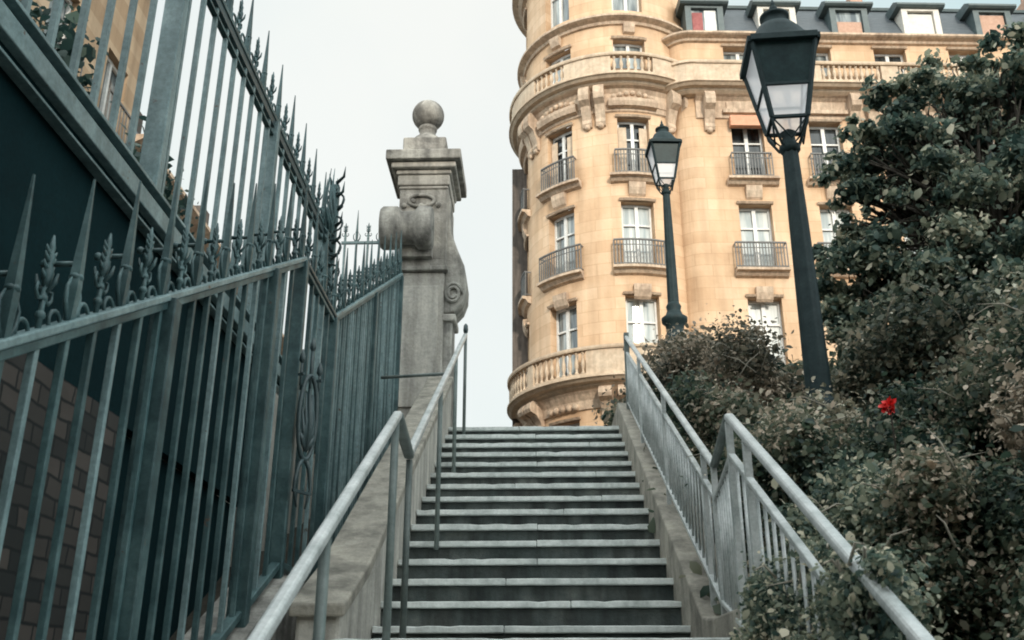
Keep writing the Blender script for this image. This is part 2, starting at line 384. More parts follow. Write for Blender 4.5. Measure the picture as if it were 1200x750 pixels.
# left parapet
t = empty('parapet_wall', (-1.15, 5, 0), 'low sloping beige stone parapet between the left railing and the iron fence', 'wall')
P = [(4.7,-.3), (4.7,.40), (5.3,.66), (6.67,1.43), (9.9,3.22), (9.9,2.0), (6,.1)]
MB().prism(P, 0, -1.14, -.93).build('wall_body', M['stone'], t, .02)
MB().prism([(.3,-1.9), (.3,-1.78), (4.0,.245), (4.695,.25), (4.695,-.3), (4,-.4)], 0, -1.3, -.85).build('edge_kerb', M['kerb'], t, .01)
P2 = [(4.67,.39), (4.67,.455), (5.3,.73), (6.67,1.50), (9.86,3.27), (9.86,3.2), (6.67,1.42), (5.3,.65)]
MB().prism(P2, 0, -1.17, -.905).build('coping', M['kerb'], t, .012)
# fence plinth
MB().prism([(-1,-2.2), (-1,-2.6+.02), (.5,-2.02+.0), (4.66,.22), (5.66,.70), (6.6,.70), (10,2.5), (10,-1), (4,-2)], 0, -1.72, -1.41).build('plinth_wall', M['stone_dark'], None, .01, label='narrow stepped stone plinth running under the spiked sloping fence', cat='wall')

# ------------------------------------------------------------------ railings beside the stairs
def nos(y):
    if y < 4.03: return .257 - SLOPE*(4.03-y)
    if y < 5.55: return .257
    return .417 + SLOPE*(min(y, 9.64)-5.55)
t = empty('stair_railing', (-.7, 5, .5), 'bare left handrail on thin posts, bent down at the landing of the stairs', 'railing')
hr = [(-.60,.9,-.57), (-.60,3.93,1.13), (-.60,4.0,1.16), (-.61,4.08,1.155), (-.65,4.72,1.19), (-.665,4.85,1.20), (-.67,4.95,1.24), (-.76,9.5,3.60)]
MB().bar(hr[0], hr[2], .039, .034).build('handrail', M['rail'], t, .012, 3)
MB().bar((-.60,3.99,1.148), (-.655,4.80,1.178), .05, .04).build('handrail', M['rail_dark'], t, .012, 3)
MB().bar((-.655,4.79,1.18), hr[7], .042, .04).build('handrail', M['rail'], t, .012, 3)
for (x, y, zt) in ((-.60,1.3,-.37), (-.60,2.75,.44), (-.605,3.98,1.13), (-.655,4.82,1.16), (-.70,6.65,2.10), (-.735,8.2,2.9), (-.757,9.49,3.66)):
    zb = nos(y) - .03 if y != 2.75 else nos(y)-.03
    MB().tube([(x, y, zb), (x, y, zt)], .0165, 10).build('post', M['rail_dark'], t)
MB().tube([(-1.28,7.55,2.50), (-1.05,7.45,2.478), (-.735,7.35,2.46)], .014, 8).build('wall_bracket', M['rail_dark'], t)
MB().lathe([(.02,0), (.026,.03), (.022,.08), (.01,.1)], (-.757,9.49,3.62), 10).build('finial', M['iron_dark'], t)

t = empty('baluster_railing', (.9, 5, .5), 'grey right railing of slim balusters with a peaked dip over the landing', 'railing')
def rtop(y):   # handrail height
    if y <= 4.04: return 1.15 - .55*(4.04-y)
    if y <= 4.95: return 1.15
    return 1.16 + (y-4.95)*.528
def rx(y): return .80 if y < 4.04 else (.80+.08*(y-4.04)/.9 if y < 4.95 else .885)
pts = [(.80,.6,rtop(.6)), (.80,4.04,1.15), (.885,4.95,1.15), (.90,9.5,3.56)]
for a, b, mt in ((0,1,'rail'), (1,2,'rail_dark'), (2,3,'rail')):
    A, B = pts[a], pts[b]
    MB().bar(A, B, .042, .034).build('handrail', M[mt], t, .014, 3)
    MB().bar((A[0],A[1],A[2]-.17), (B[0],B[1],B[2]-.17), .03, .022).build('mid_rail', M['rail'], t, .005)
bt = [(.80,.6,rtop(.6)-.95), (.80,4.04,.30), (.885,4.95,.48), (.90,9.5,2.86)]
def bb(y):
    for i in range(3):
        if y <= bt[i+1][1]:
            f_ = (y-bt[i][1])/(bt[i+1][1]-bt[i][1]); return bt[i][2]+f_*(bt[i+1][2]-bt[i][2])
    return bt[3][2]
for a, b in ((0,1), (1,2), (2,3)):
    MB().bar(bt[a], bt[b], .04, .022).build('bottom_rail', M['rail'], t, .005)
y = .72; k = 0
while y < 9.45:
    x = rx(y)
    if k % 14 == 0 or abs(y-4.04) < .05 or abs(y-4.95) < .05:
        MB().box(x-.014, x+.014, y-.014, y+.014, bb(y)-.28, rtop(y)-.01).build('post', M['rail'], t)
    else:
        MB().tube([(x, y, bb(y)), (x, y, rtop(y)-.165)], .0072, 6).build('baluster', M['rail'], t)
    y += .108; k += 1
MB().box(.875, .925, 9.47, 9.53, 2.6, 3.6).build('end_post', M['rail_dark'], t)

# ------------------------------------------------------------------ spiked sloping fence (X = -1.5)
def ftop(y):
    if y <= 5.64: return 2.67 - .553*(5.64-y)
    if y <= 6.61: return 2.66
    return 2.66 + .56*(y-6.61)
def fbot(y):
    if y <= 5.66: return .77 - .5*(5.66-y)
    if y <= 6.61: return .77
    return .77 + .52*(y-6.61)
FX = -1.5
spike = MB()
spike.hexa([(-.017,-.017,.12), (.017,-.017,.12), (.017,.017,.12), (-.017,.017,.12), (-.003,-.003,.52), (.003,-.003,.52), (.003,.003,.52), (-.003,.003,.52)])
spike.hexa([(-.012,-.012,-.02), (.012,-.012,-.02), (.012,.012,-.02), (-.012,.012,-.02), (-.017,-.017,.12), (.017,-.017,.12), (.017,.017,.12), (-.017,.017,.12)])
spike.lathe([(.015,.14), (.023,.148), (.023,.156), (.015,.164)], n=10)
for s_ in (-1, 1):   # leaf flares at the foot
    spike.tube([(0, s_*.01, -.01), (0, s_*.045, .05), (0, s_*.05, .10), (0, s_*.03, .14)], [.008,.009,.007,.003], 6)
me_spike = spike.mesh('spike', M['iron'])
fl = MB()
fl.tube([(0,0,-.01), (0,0,.14)], .010, 6)
for z, r_ in ((.045,.016), (.10,.014)): fl.sphere((0,0,z), r_, 6)
fl.lathe([(.008,.13), (.016,.16), (.02,.185), (.011,.215), (.016,.235), (.009,.255), (.011,.268), (.003,.31)], n=8)
for z_ in (.17,.2,.228,.25):
    for s_ in (-1,1): fl.tube([(0,0,z_-.012), (0,s_*.022,z_), (0,s_*.034,z_+.016)], [.008,.007,.002], 5)
for s_ in (-1, 1):
    fl.tube([(0, s_*.006, .10), (0, s_*.032, .09), (0, s_*.048, .11), (0, s_*.045, .135), (0, s_*.03, .13)], [.007,.007,.006,.005,.004], 6)
    fl.tube([(s_*.006, 0, .12), (s_*.028, 0, .15), (s_*.034, 0, .18)], [.007,.007,.003], 6)
me_fleuron = fl.mesh('fleuron', M['iron'])
sc = MB()
rr = .036
sc.tube([(0, rr*math.cos(a)*1.0, .055+rr*math.sin(a)) for a in [2*PI*i/14 for i in range(14)]], .0075, 6, closed=True)
me_scroll = sc.mesh('scroll', M['iron'])
peg = MB(); peg.tube([(-.11,0,.2), (.0,0,.2)], .0095, 6); peg.sphere((-.11,0,.2), .016, 6); me_peg = peg.mesh('peg', M['iron'])

t = empty('spiked_fence', (FX, 5, 0), 'teal iron fence stepping up beside the stairs with long spikes and small fleurons', 'fence')
segs = ((.9,5.64), (5.64,6.61), (6.61,9.72))
for a, b in segs:
    flat = a == 5.64
    za, zb = ftop(a+1e-6 if not flat else 5.7), ftop(b-1e-6)
    m = MB(); m.bar((FX, a, za), (FX, b, zb), .06, .028)
    m.build('top_rail', M['iron_dark'] if flat else M['iron_light'], t, .006)
    MB().bar((FX, a, za-.035), (FX, b, zb-.035), .04, .03).build('top_rail', M['iron'], t, .004)
    MB().bar((FX, a, fbot(a+1e-6)), (FX, b, fbot(b-1e-6)), .055, .04).build('bottom_rail', M['iron'], t, .006)
y = 1.17; k = 0
posts = [3.62, 5.0, 5.64, 6.61, 8.2, 9.7]
while y < 9.68:
    w = .0125
    near_post = any(abs(y-p) < .06 for p in posts)
    if not near_post:
        zt, zb = ftop(y)-.02, fbot(y)-.02
        pk = MB().box(FX-w, FX+w, y-w, y+w, zb, zt).build('picket', M['iron'] if k % 3 else M['iron_light'], t, .003)
    else: pk = t
    ztop = ftop(y)+.012
    if k % 2 == 0: inst('spike', me_spike, t, (FX, y, ztop), rz=random.uniform(-.1, .1), rx=random.uniform(-.02, .02)); inst('peg', me_peg, t, (FX, y, ztop))
    else: inst('fleuron', me_fleuron, t, (FX, y, ztop), rx=random.uniform(-.05, .05))
    inst('scroll', me_scroll, t, (FX, y+.085, ztop))
    y += .17; k += 1
for p in posts:
    w = .05 if p in (3.62, 5.0) else .04
    MB().box(FX-w, FX+w, p-w*.7, p+w*.7, fbot(p)-.35, ftop(p)-.018).build('post', M['iron'], t, .006)
# in-fill slender bars between pickets higher up
y = 6.7
while y < 9.65:
    MB().box(FX-.012, FX+.012, y-.007, y+.007, fbot(y), ftop(y)-.03).build('slim_picket', M['iron_light'], t); y += .17
# wrought crest medallion fixed to the fence
t = empty('wrought_medallion', (-1.43, 5.62, 1.2), 'dark wrought iron medallion with finials and scrolls fixed to the spiked fence', 'ornament')
m = MB(); yc = 5.65; x = -1.43
m.tube([(x, yc+.10*math.cos(a), 1.62+.26*math.sin(a)) for a in [2*PI*i/24 for i in range(24)]], .018, 6, closed=True)
m.build('ring', M['iron_dark'], t)
m = MB()
for i in range(7):
    a = R(90 + (i-3)*26); m.tube([(x, yc, 1.42), (x+.015, yc+.06*math.cos(a), 1.42+.14*math.sin(a)+.04), (x, yc+.08*math.cos(a), 1.46+.34*math.sin(a))], [.02,.03,.012], 6, sx=.5)
m.build('leaf_spray', M['iron_dark'], t)
for dy, zt in ((-.11, 2.02), (.0, 2.12), (.10, 1.98)):
    m = MB(); m.tube([(x, yc+dy, 1.80), (x, yc+dy, zt-.07)], .011, 6); m.lathe([(.01,0), (.026,.02), (.022,.05), (.004,.09)], (x, yc+dy, zt-.08), 8); m.bar((x-.03,yc+dy,1.87), (x+.03,yc+dy,1.87), .02, .015); m.build('finial', M['iron_dark'], t)
m = MB()
for s_ in (-1, 1):
    m.tube([(x, yc+s_*(.02+.07*math.sin(q*.55)), 1.36-.055*q+.012*math.sin(q*2)) for q in range(6)], [.018,.016,.015,.013,.011,.007], 6)
m.bar((x, yc-.1, 1.17), (x, yc+.1, 1.17), .02, .018); m.build('scroll', M['iron_dark'], t)

t.rotation_euler.z = R(-30); t.location.x = -1.40; t.scale = (.75, .75, 1.0)

# ------------------------------------------------------------------ tall fence on the brick wall (X = -2.2)
TX = -2.2
MB().prism([(-2,-2.2), (-2,1.42), (5.0,1.42), (5.0,-2.2)], 0, TX-.35, TX).build('brick_wall', M['brick'], None, 0, label='rough brown brick wall behind the lower bars of the fence', cat='wall')
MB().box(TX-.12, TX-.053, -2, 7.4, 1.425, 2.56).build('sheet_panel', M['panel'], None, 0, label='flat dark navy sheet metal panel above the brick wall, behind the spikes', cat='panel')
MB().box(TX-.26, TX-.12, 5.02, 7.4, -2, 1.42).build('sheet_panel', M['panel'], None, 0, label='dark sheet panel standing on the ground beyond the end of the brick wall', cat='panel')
MB().box(TX-.28, TX+.0, 7.42, 9.6, -.6, 2.45).build('grey_wall', M['stone'], None, 0, label='plain grey stone wall behind the far end of the fences', cat='wall')
t = empty('tall_fence', (TX, 5, 2.6), 'tall level iron fence above the dark panel with a heavy beam below and spikes above', 'fence')
MB().box(TX-.03, TX+.05, -2, 9.2, 2.725, 2.745).build('beam_flange', M['iron_light'], t, .003)
MB().box(TX-.05, TX-.01, -2, 9.2, 2.662, 2.725).build('beam_web', M['panel'], t)
MB().box(TX-.05, TX+.05, -2, 9.2, 2.555, 2.662).build('beam', M['iron_light'], t, .006)
MB().box(TX-.05, TX+.0, -2, 9.2, 2.512, 2.555).build('beam_web', M['panel'], t)
MB().box(TX-.04, TX+.02, -2, 9.2, 2.497, 2.512).build('beam_flange', M['iron_light'], t, .003)
MB().box(TX-.03, TX+.03, -2, 9.1, 4.57, 4.61).build('top_rail', M['iron'], t, .004)
MB().box(TX-.02, TX+.02, -2, 9.1, 4.50, 4.57).build('top_rail', M['iron_dark'], t)
MB().box(TX-.02, TX+.02, -2, 9.1, 4.42, 4.44).build('top_rail', M['iron'], t)
tposts = (2.9, 4.85, 6.98, 9.0)
y = 2.0; k = 0
pm = MB().box(-.015, .015, -.015, .015, 0, 1.8).mesh('picket', M['iron_light'])
while y < 9.0:
    if not any(abs(y-p) < .09 for p in tposts): inst('picket', pm, t, (TX, y, 2.74))
    inst('spike' if k % 2 == 0 else 'fleuron', me_spike if k % 2 == 0 else me_fleuron, t, (TX, y, 4.61), scale=(1.1, 1.1, 1.15))
    inst('scroll', me_scroll, t, (TX, y+.115, 4.60), scale=(1.1,1.3,1.3))
    y += .23; k += 1
for p in tposts:
    MB().box(TX-.07, TX+.05, p-.04, p+.04, 2.74, 4.56).build('post', M['iron_light'], t, .006)
# spike guard at the end of the tall fence
t = empty('spike_guard', (TX+.02, 8.9, 2.7), 'fan of dark barbed spikes wrapped around the end post of the tall fence', 'fence guard')
MB().box(TX-.03, TX+.07, 9.22, 9.3, 2.3, 5.25).build('end_post', M['iron'], t, .008)
for i in range(20):
    a = R(-20 + i*8); L_ = .6 + .12*math.sin(i*2.1)
    dy, dz = -math.cos(a)*L_*.55, math.sin(a)*L_
    c = (TX+.03, 9.1, 4.55)
    MB().tube([(c[0], c[1], c[2]), (c[0]+.05*math.sin(i*1.7), c[1]+dy*.5, c[2]+dz*.5), (c[0]+.02, c[1]+dy, c[2]+dz+.1)], [.022,.022,.003], 6).build('spike', M['iron'], t)
for i in range(18):
    z = 3.72 + i*.09
    s_ = 1 if i % 2 else -1
    MB().tube([(TX+.05, 9.2, z), (TX+.06*s_+.08, 9.12, z+.03), (TX+.085*s_+.08, 9.06, z+.12)], [.022,.016,.002], 5).build('barb', M['iron_dark'] if i % 3 else M['iron'], t)
for i in range(5):
    z = 3.9 + i*.28
    MB().tube([(TX+.06+.09*math.cos(a), 9.16, z+.09*math.sin(a)) for a in [2*PI*j/14 for j in range(14)]], .012, 6, closed=True).build('scroll', M['iron_dark'], t)
# short cross fence near the pillar
t = empty('cross_fence', (-1.8, 10.3, 4), 'short pale iron fence crossing behind, between the spike guard and the stone pillar', 'fence')
MB().box(-2.3, -1.55, 10.29, 10.32, 5.06, 5.09).build('top_rail', M['iron_light'], t)
MB().box(-2.3, -1.55, 10.29, 10.32, 3.0, 3.04).build('bottom_rail', M['iron_light'], t)
for i in range(6):
    x = -2.26 + i*.135
    MB().box(x-.012, x+.012, 10.295, 10.318, 2.2, 5.2).build('picket', M['iron_light'], t)
    inst('spike' if i % 2 else 'fleuron', me_spike if i % 2 else me_fleuron, t, (x, 10.305, 5.09), rz=PI/2, scale=(.8,.8,.8))

# ------------------------------------------------------------------ stone gate pillar
t = empty('gate_pillar', (-1.3, 10.4, 2.6), 'weathered stone gate pillar with moulded cap, ball finial and carved scroll brackets', 'pillar')
x0, x1, y0, y1 = -1.60, -1.06, 10.1, 10.75
MB().box(x0, x1, y0, y1, 2.0, 4.60).build('shaft', M['stone'], t, .02)
m = MB(); m.box(x0+.05, x1-.06, y0-.025, y0+.02, 3.0, 4.42); m.build('sunk_panel', M['stone'], t, .01)
MB().box(x0-.03, x1+.04, y0-.05, y1+.03, 4.60, 4.66).box(x0-.0, x1+.02, y0-.02, y1, 4.66, 4.75).build('string_course', M['stone_dark'], t, .012)
MB().box(x0-.01, x1+.02, y0+.0, y1, 4.75, 5.70).build('upper_shaft', M['stone_dark'], t, .015)
m = MB()
for (e, z0_, z1_) in ((.02,5.66,5.70), (.035,5.70,5.84), (.055,5.84,5.90), (.11,5.90,5.98)):
    m.box(x0-e, x1+e, y0-e, y1+e, z0_, z1_-.002)
m.build('cornice', M['stone'], t, .018, 3)
MB().box(x0-.17, x1+.17, y0-.17, y1+.17, 5.98, 6.11).build('cap', M['stone_dark'], t, .014)
cxp, cyp = (x0+x1)/2-.02, (y0+y1)/2
m = MB(); m.box(cxp-.26, cxp+.26, cyp-.26, cyp+.26, 6.11, 6.42); m.lathe([(.24,6.42), (.21,6.47), (.17,6.52), (.12,6.56), (.10,6.6), (.10,6.64), (.12,6.67), (.11,6.71)], (cxp, cyp, 0), 24); m.build('finial_base', M['stone_dark'], t, .02, 3)
MB().sphere((cxp, cyp, 6.88), .2, 22).build('ball', M['stone_dark'], t)
# carved cartouche
m = MB()
m.tube([(cxp+.15*math.cos(a), y0-.02, 5.50+.075*math.sin(a)) for a in [2*PI*i/20 for i in range(20)]], .02, 8, closed=True)
for q in range(5): m.sphere((cxp-.2+.1*q, y0-.01, 5.44+.06*math.sin(q*1.6)), .035, 8)
m.build('carving', M['stone_dark'], t)
# horizontal volute drum on the front-left
m = MB()
sec = [(.02,-.36), (.135,-.36), (.15,-.33), (.15,-.17), (.115,-.12), (.115,.02), (.15,.07), (.15,.20), (.135,.23), (.02,.23)]
vs = []; n = 28
for r_, u in sec:
    for j in range(n): vs.append((-1.42+u*1.0, 9.95+r_*math.cos(2*PI*j/n)*1.3, 5.08+r_*1.75*math.sin(2*PI*j/n)))
fs = [(i*n+j, i*n+(j+1) % n, (i+1)*n+(j+1) % n, (i+1)*n+j) for i in range(len(sec)-1) for j in range(n)]
m.add(vs, fs, True); m.box(-1.62,-1.2,10.0,10.15,4.75,5.05); m.build('volute', M['stone_dark'], t)
# S console on the right side
prof = [(5.62,.03), (5.5,.05), (5.3,.05), (5.1,.07), (4.9,.14), (4.7,.22), (4.5,.25), (4.35,.245), (4.22,.2), (4.13,.12), (4.10,.02)]
m = MB(); poly = [(x1-.05, 5.62)] + [(x1+w, z) for z, w in prof] + [(x1-.05, 4.1)]
m.prism(poly, 1, 10.14, 10.56); m.build('scroll_bracket', M['stone_dark'], t, .03, 3)
m = MB(); m.tube([(x1+.10+.1*math.cos(a)*(1-i*.018), 10.12, 4.34+.13*math.sin(a)*(1-i*.018)) for i, a in enumerate([i*.35 for i in range(36)])], .018, 6); m.build('carving', M['stone_dark'], t)
MB().box(x1-.06, x1+.10, 10.13, 10.5, 2.6, 4.09).build('side_pier', M['stone_dark'], t, .02)
MB().box(x1-.02, x1+.14, 10.1, 10.53, 4.0, 4.09).build('side_cap', M['stone'], t, .02)

# ------------------------------------------------------------------ street lamps
def make_lamp():
    t = empty('street_lamp')
    MB().lathe([(.22,0), (.22,.35), (.19,.4), (.165,.48), (.16,.8), (.19,.88), (.2,.96), (.15,1.03), (.125,1.12), (.14,1.22), (.19,1.27), (.195,1.33), (.13,1.38), (.10,1.46), (.115,1.52), (.085,1.58)], n=24).build('base', M['lamp_iron'], t)
    m = MB(); n = 16; prof = [(.082,1.56), (.08,1.75), (.074,2.2), (.064,2.9), (.056,3.3), (.054,3.46)]
    vs = [(r*(1+.06*math.cos(8*2*PI*j/32))*math.cos(2*PI*j/32), r*(1+.06*math.cos(8*2*PI*j/32))*math.sin(2*PI*j/32), z) for r, z in prof for j in range(32)]
    m.add(vs, [(i*32+j, i*32+(j+1) % 32, (i+1)*32+(j+1) % 32, (i+1)*32+j) for i in range(len(prof)-1) for j in range(32)], True)
    m.build('post', M['lamp_iron'], t)
    MB().lathe([(.055,3.42), (.075,3.45), (.075,3.48), (.05,3.50), (.045,3.56), (.06,3.59), (.02,3.62)], n=18).build('collar', M['lamp_iron'], t)
    fr = MB(); zb, zt, wb, wt = 3.66, 4.26, .125, .225
    lerp = lambda f_: (wb+(wt-wb)*f_, zb+(zt-zb)*f_)
    c4 = [(-1,-1), (1,-1), (1,1), (-1,1)]
    for sx_, sy_ in c4:
        fr.bar((sx_*wb, sy_*wb, zb), (sx_*wt, sy_*wt, zt), .03, .03)
        fr.tube([(sx_*wb, sy_*wb, zb), (sx_*wb*.95, sy_*wb*.95, zb-.05), (sx_*.06, sy_*.06, 3.47)], .011, 6)
    for i in range(4):
        a, b = c4[i], c4[(i+1) % 4]
        fr.bar((a[0]*wb, a[1]*wb, zb), (b[0]*wb, b[1]*wb, zb), .024, .024)
        w_, z_ = lerp(.42); fr.bar((a[0]*w_, a[1]*w_, z_), (b[0]*w_, b[1]*w_, z_), .022, .022)
        mid = ((a[0]+b[0])/2*wb, (a[1]+b[1])/2*wb)
        fr.tube([(a[0]*wb, a[1]*wb, zb), (mid[0]*.8, mid[1]*.8, 3.5), (b[0]*wb, b[1]*wb, zb)], .008, 6)
        w2 = wt+.015; fr.bar((a[0]*w2, a[1]*w2, zt+.01), (b[0]*w2, b[1]*w2, zt+.01), .045, .05)
    fr.build('lantern_frame', M['lamp_iron'], t, .003)
    for i in range(4):
        a, b = c4[i], c4[(i+1) % 4]
        def quad(f0, f1, e=.004):
            w0, z0 = lerp(f0); w1, z1 = lerp(f1); w0 -= e; w1 -= e
            return [(a[0]*w0, a[1]*w0, z0), (b[0]*w0, b[1]*w0, z0), (b[0]*w1, b[1]*w1, z1), (a[0]*w1, a[1]*w1, z1)]
        MB().add(quad(.02, .41), [(0,1,2,3)]).build('lower_pane', M['milk_glow'], t)
        MB().add(quad(.43, .99), [(0,1,2,3)]).build('upper_pane', M['lens'] if i == 0 else M['milk_glow'], t)
    rf = MB(); sec = [(.225,4.285), (.215,4.30), (.18,4.38), (.16,4.45), (.13,4.51), (.085,4.53), (.085,4.60), (.10,4.61), (.10,4.63), (.04,4.66), (.02,4.68)]
    k = 1.28
    vs = []; 
    for r, z in sec:
        q = min(1, max(0, (4.50-z)/.2)) # square at the rim, round at the top
        for j in range(32):
            a = 2*PI*j/32+PI/4; sq = 1/max(abs(math.cos(a)), abs(math.sin(a)))
            rr_ = r*((1-q)*1.1+q*sq); vs.append((rr_*math.cos(a), rr_*math.sin(a), z))
    rf.add(vs, [(i*32+j, i*32+(j+1) % 32, (i+1)*32+(j+1) % 32, (i+1)*32+j) for i in range(len(sec)-1) for j in range(32)], True)
    rf.build('lantern_roof', M['lamp_iron'], t)
    MB().lathe([(.02,4.66), (.035,4.69), (.03,4.72), (.012,4.735), (.018,4.75), (.004,4.80)], n=12).build('finial', M['lamp_iron'], t)
    return t
l2 = make_lamp()
l1 = tree_copy(l2)
l2.location = (1.83, 6.2, .30); l2.rotation_euler.z = R(-4)
l1.location = (2.03, 13.7, 4.09); l1.rotation_euler.z = R(3)
prop(l2, 'nearer and larger dark green street lamp with glazed lantern rising from the bushes', 'street lamp', 'street lamps along the stairs')
prop(l1, 'farther, smaller dark green street lamp in front of the round tower', 'street lamp', 'street lamps along the stairs')

# ------------------------------------------------------------------ the apartment building
AX, AY, RT = 3.03, 33.5, 3.45
class Cyl:
    """u = metres along the wall (0 = facing the camera side -Y), d = metres outwards"""
    def __init__(s, x, y, r): s.x, s.y, s.r = x, y, r; s.step = .3
    def __call__(s, u, z, d=0):
        a = u/s.r; return (s.x+(s.r+d)*math.sin(a), s.y-(s.r+d)*math.cos(a), z)
class Flat:
    def __init__(s, x, y, ang): s.x, s.y, s.c, s.s = x, y, math.cos(ang), math.sin(ang); s.step = 50
    def __call__(s, u, z, d=0): return (s.x+u*s.c+d*s.s, s.y+u*s.s-d*s.c, z)
def slab(P, u0, u1, z0, z1, d0, d1, mb=None):
    mb = mb or MB(); n = max(1, int(math.ceil((u1-u0)/P.step))); vs = []
    for i in range(n+1):
        u = u0+(u1-u0)*i/n
        vs += [P(u, z0, d0), P(u, z0, d1), P(u, z1, d1), P(u, z1, d0)]
    fs = [(0,1,2,3), (4*n+3, 4*n+2, 4*n+1, 4*n)]
    for i in range(n):
        for j in range(4): fs.append((4*i+j, 4*i+4+j, 4*i+4+(j+1) % 4, 4*i+(j+1) % 4))
    return mb.add(vs, fs)
def moulding(P, u0, u1, prof, mb=None):
    """swept profile of (d,z) points; closed against the wall"""
    mb = mb or MB(); n = max(1, int(math.ceil((u1-u0)/P.step))); k = len(prof); vs = []
    for i in range(n+1):
        u = u0+(u1-u0)*i/n; vs += [P(u, z, d) for d, z in prof]
    fs = [tuple(range(k)), tuple(range(n*k+k-1, n*k-1, -1))]
    for i in range(n):
        for j in range(k): fs.append((k*i+j, k*i+k+j, k*i+k+(j+1) % k, k*i+(j+1) % k))
    return mb.add(vs, fs)
def wall(P, u0, u1, z0, z1, holes, mb, depth=.34):
    us = set([u0, u1]); zs = set([z0, z1])
    if P.step < 10:
        n = int((u1-u0)/P.step)
        us |= {u0+(u1-u0)*i/n for i in range(n+1)}
    for a, b, c, d in holes: us |= {a, b}; zs |= {max(c, z0), min(d, z1)}
    us = sorted(us); zs = sorted(zs)
    for i in range(len(us)-1):
        for j in range(len(zs)-1):
            um, zm = (us[i]+us[i+1])/2, (zs[j]+zs[j+1])/2
            if any(a < um < b and c < zm < d for a, b, c, d in holes): continue
            mb.add([P(us[i], zs[j]), P(us[i+1], zs[j]), P(us[i+1], zs[j+1]), P(us[i], zs[j+1])], [(0,1,2,3)])
    for a, b, c, d in holes:
        k = [(a, c), (b, c), (b, d), (a, d)]
        for i in range(4):
            p, q = k[i], k[(i+1) % 4]
            mb.add([P(*p), P(*q), P(q[0], q[1], -depth), P(p[0], p[1], -depth)], [(0,1,2,3)])
def window(P, par, uc, w, z0, z1, pane, rail=0, sill=True, transom=.68, lintel=True, ring=0):
    a, b = uc-w/2, uc+w/2; D = -.3
    f_ = MB(); t_ = .07
    slab(P, a, a+t_, z0, z1, D-.03, D+.03, f_); slab(P, b-t_, b, z0, z1, D-.03, D+.03, f_)
    slab(P, a+t_, b-t_, z1-.09, z1, D-.03, D+.03, f_); slab(P, a+t_, b-t_, z0, z0+.1, D-.03, D+.03, f_)
    slab(P, uc-.065, uc+.065, z0+.1, z1-.09, D-.028, D+.045, f_)
    if transom:
        zt = z0+(z1-z0)*transom
        slab(P, a+t_, uc-.066, zt-.03, zt+.03, D-.02, D+.035, f_); slab(P, uc+.066, b-t_, zt-.03, zt+.03, D-.02, D+.035, f_)
    fo = f_.build('window', M['white'], par)
    slab(P, a, b, z0, z1, D-.06, D-.035).build('pane', M[pane], fo)
    if lintel:
        m = MB(); moulding(P, a-.06, b+.06, [(0,z1+.02), (.07,z1+.02), (.12,z1+.09), (0,z1+.12)], m)
        m.build('lintel', M['trim'], par)
    if sill:
        m = MB(); moulding(P, a-.32, b+.32, [(0,z0-.3), (.12,z0-.26), (.22,z0-.14), (.34,z0-.12), (.34,z0-.03), (0,z0-.01)], m); m.build('sill', M['trim'], par)
    if rail:
        m = MB(); e = .14 if not ring else .3
        slab(P, a-e, b+e, z0+.92, z0+.97, .18, .24, m); slab(P, a-e, b+e, z0+.05, z0+.08, .18, .22, m); slab(P, a-e, b+e, z0+.74, z0+.76, .19, .22, m)
        n_ = int((b-a+2*e)/.1)
        for i in range(n_+1):
            u = a-e+(b-a+2*e)*i/n_; slab(P, u-.018, u+.018, z0, z0+.92, .195, .22, m)
        for s_ in (a-e, b+e-.03): slab(P, s_, s_+.03, z0+.92, z0+.96, 0, .2, m); slab(P, s_, s_+.03, z0+.05, z0+.08, 0, .2, m)
        m.build('window_railing', M['iron_far'], par)
bal_me = MB().lathe([(.07,0), (.07,.05), (.035,.09), (.045,.16), (.075,.28), (.06,.40), (.035,.52), (.035,.58), (.065,.63), (.065,.68)], n=8).mesh('baluster', M['balcony'])
def balcony(P, par, u0, u1, zs, bal_ranges, D=.85, dense=.2, coping=.82):
    m = MB(); moulding(P, u0, u1, [(0,zs-.34), (D*.35,zs-.32), (D*.55,zs-.24), (D*.6,zs-.18), (D*.86,zs-.16), (D,zs-.08), (D+.06,zs-.06), (D+.06,zs), (0,zs)], m); m.build('balcony_slab', M['balcony'], par)
    m = MB(); moulding(P, u0, u1, [(D-.2,zs+coping), (D+.03,zs+coping), (D+.05,zs+coping+.05), (D+.05,zs+coping+.12), (D-.22,zs+coping+.12), (D-.22,zs+coping+.05)], m); m.build('balcony_coping', M['balcony'], par)
    cur = u0
    for a, b in list(bal_ranges) + [(u1, u1)]:
        a = max(a, u0)
        if a - cur > .05: slab(P, cur, a, zs+.002, zs+coping-.002, D-.17, D-.02).build('balcony_panel', M['balcony'], par)
        cur = b
        if b > a:
            slab(P, a, b, zs+.002, zs+.1, D-.17, D-.02).build('balcony_plinth', M['balcony'], par)
            n_ = int((b-a)/dense)
            for i in range(n_):
                u = a+(i+.5)*(b-a)/n_
                p = P(u, zs+.1, D-.1); inst('baluster', bal_me, par, p, scale=(1,1,(coping-.1)/.68))
def console(P, par, u, z0, z1, w=.34, D=.6):
    h = z1-z0; m = MB()
    pr_ = [(0,z0), (.10,z0+.02), (.16,z0+.1*h), (.13,z0+.2*h), (.2,z0+.34*h), (D*.55,z0+.52*h), (D*.92,z0+.62*h), (D,z0+.74*h), (D*.96,z0+.88*h), (D*.8,z1), (0,z1)]
    moulding(P, u-w/2, u+w/2, pr_, m); m.build('corbel', M['trim'], par)
    p = P(u, z0+.02, .06)
    MB().sphere(p, .11, 8).build('rosette', M['trim'], par)

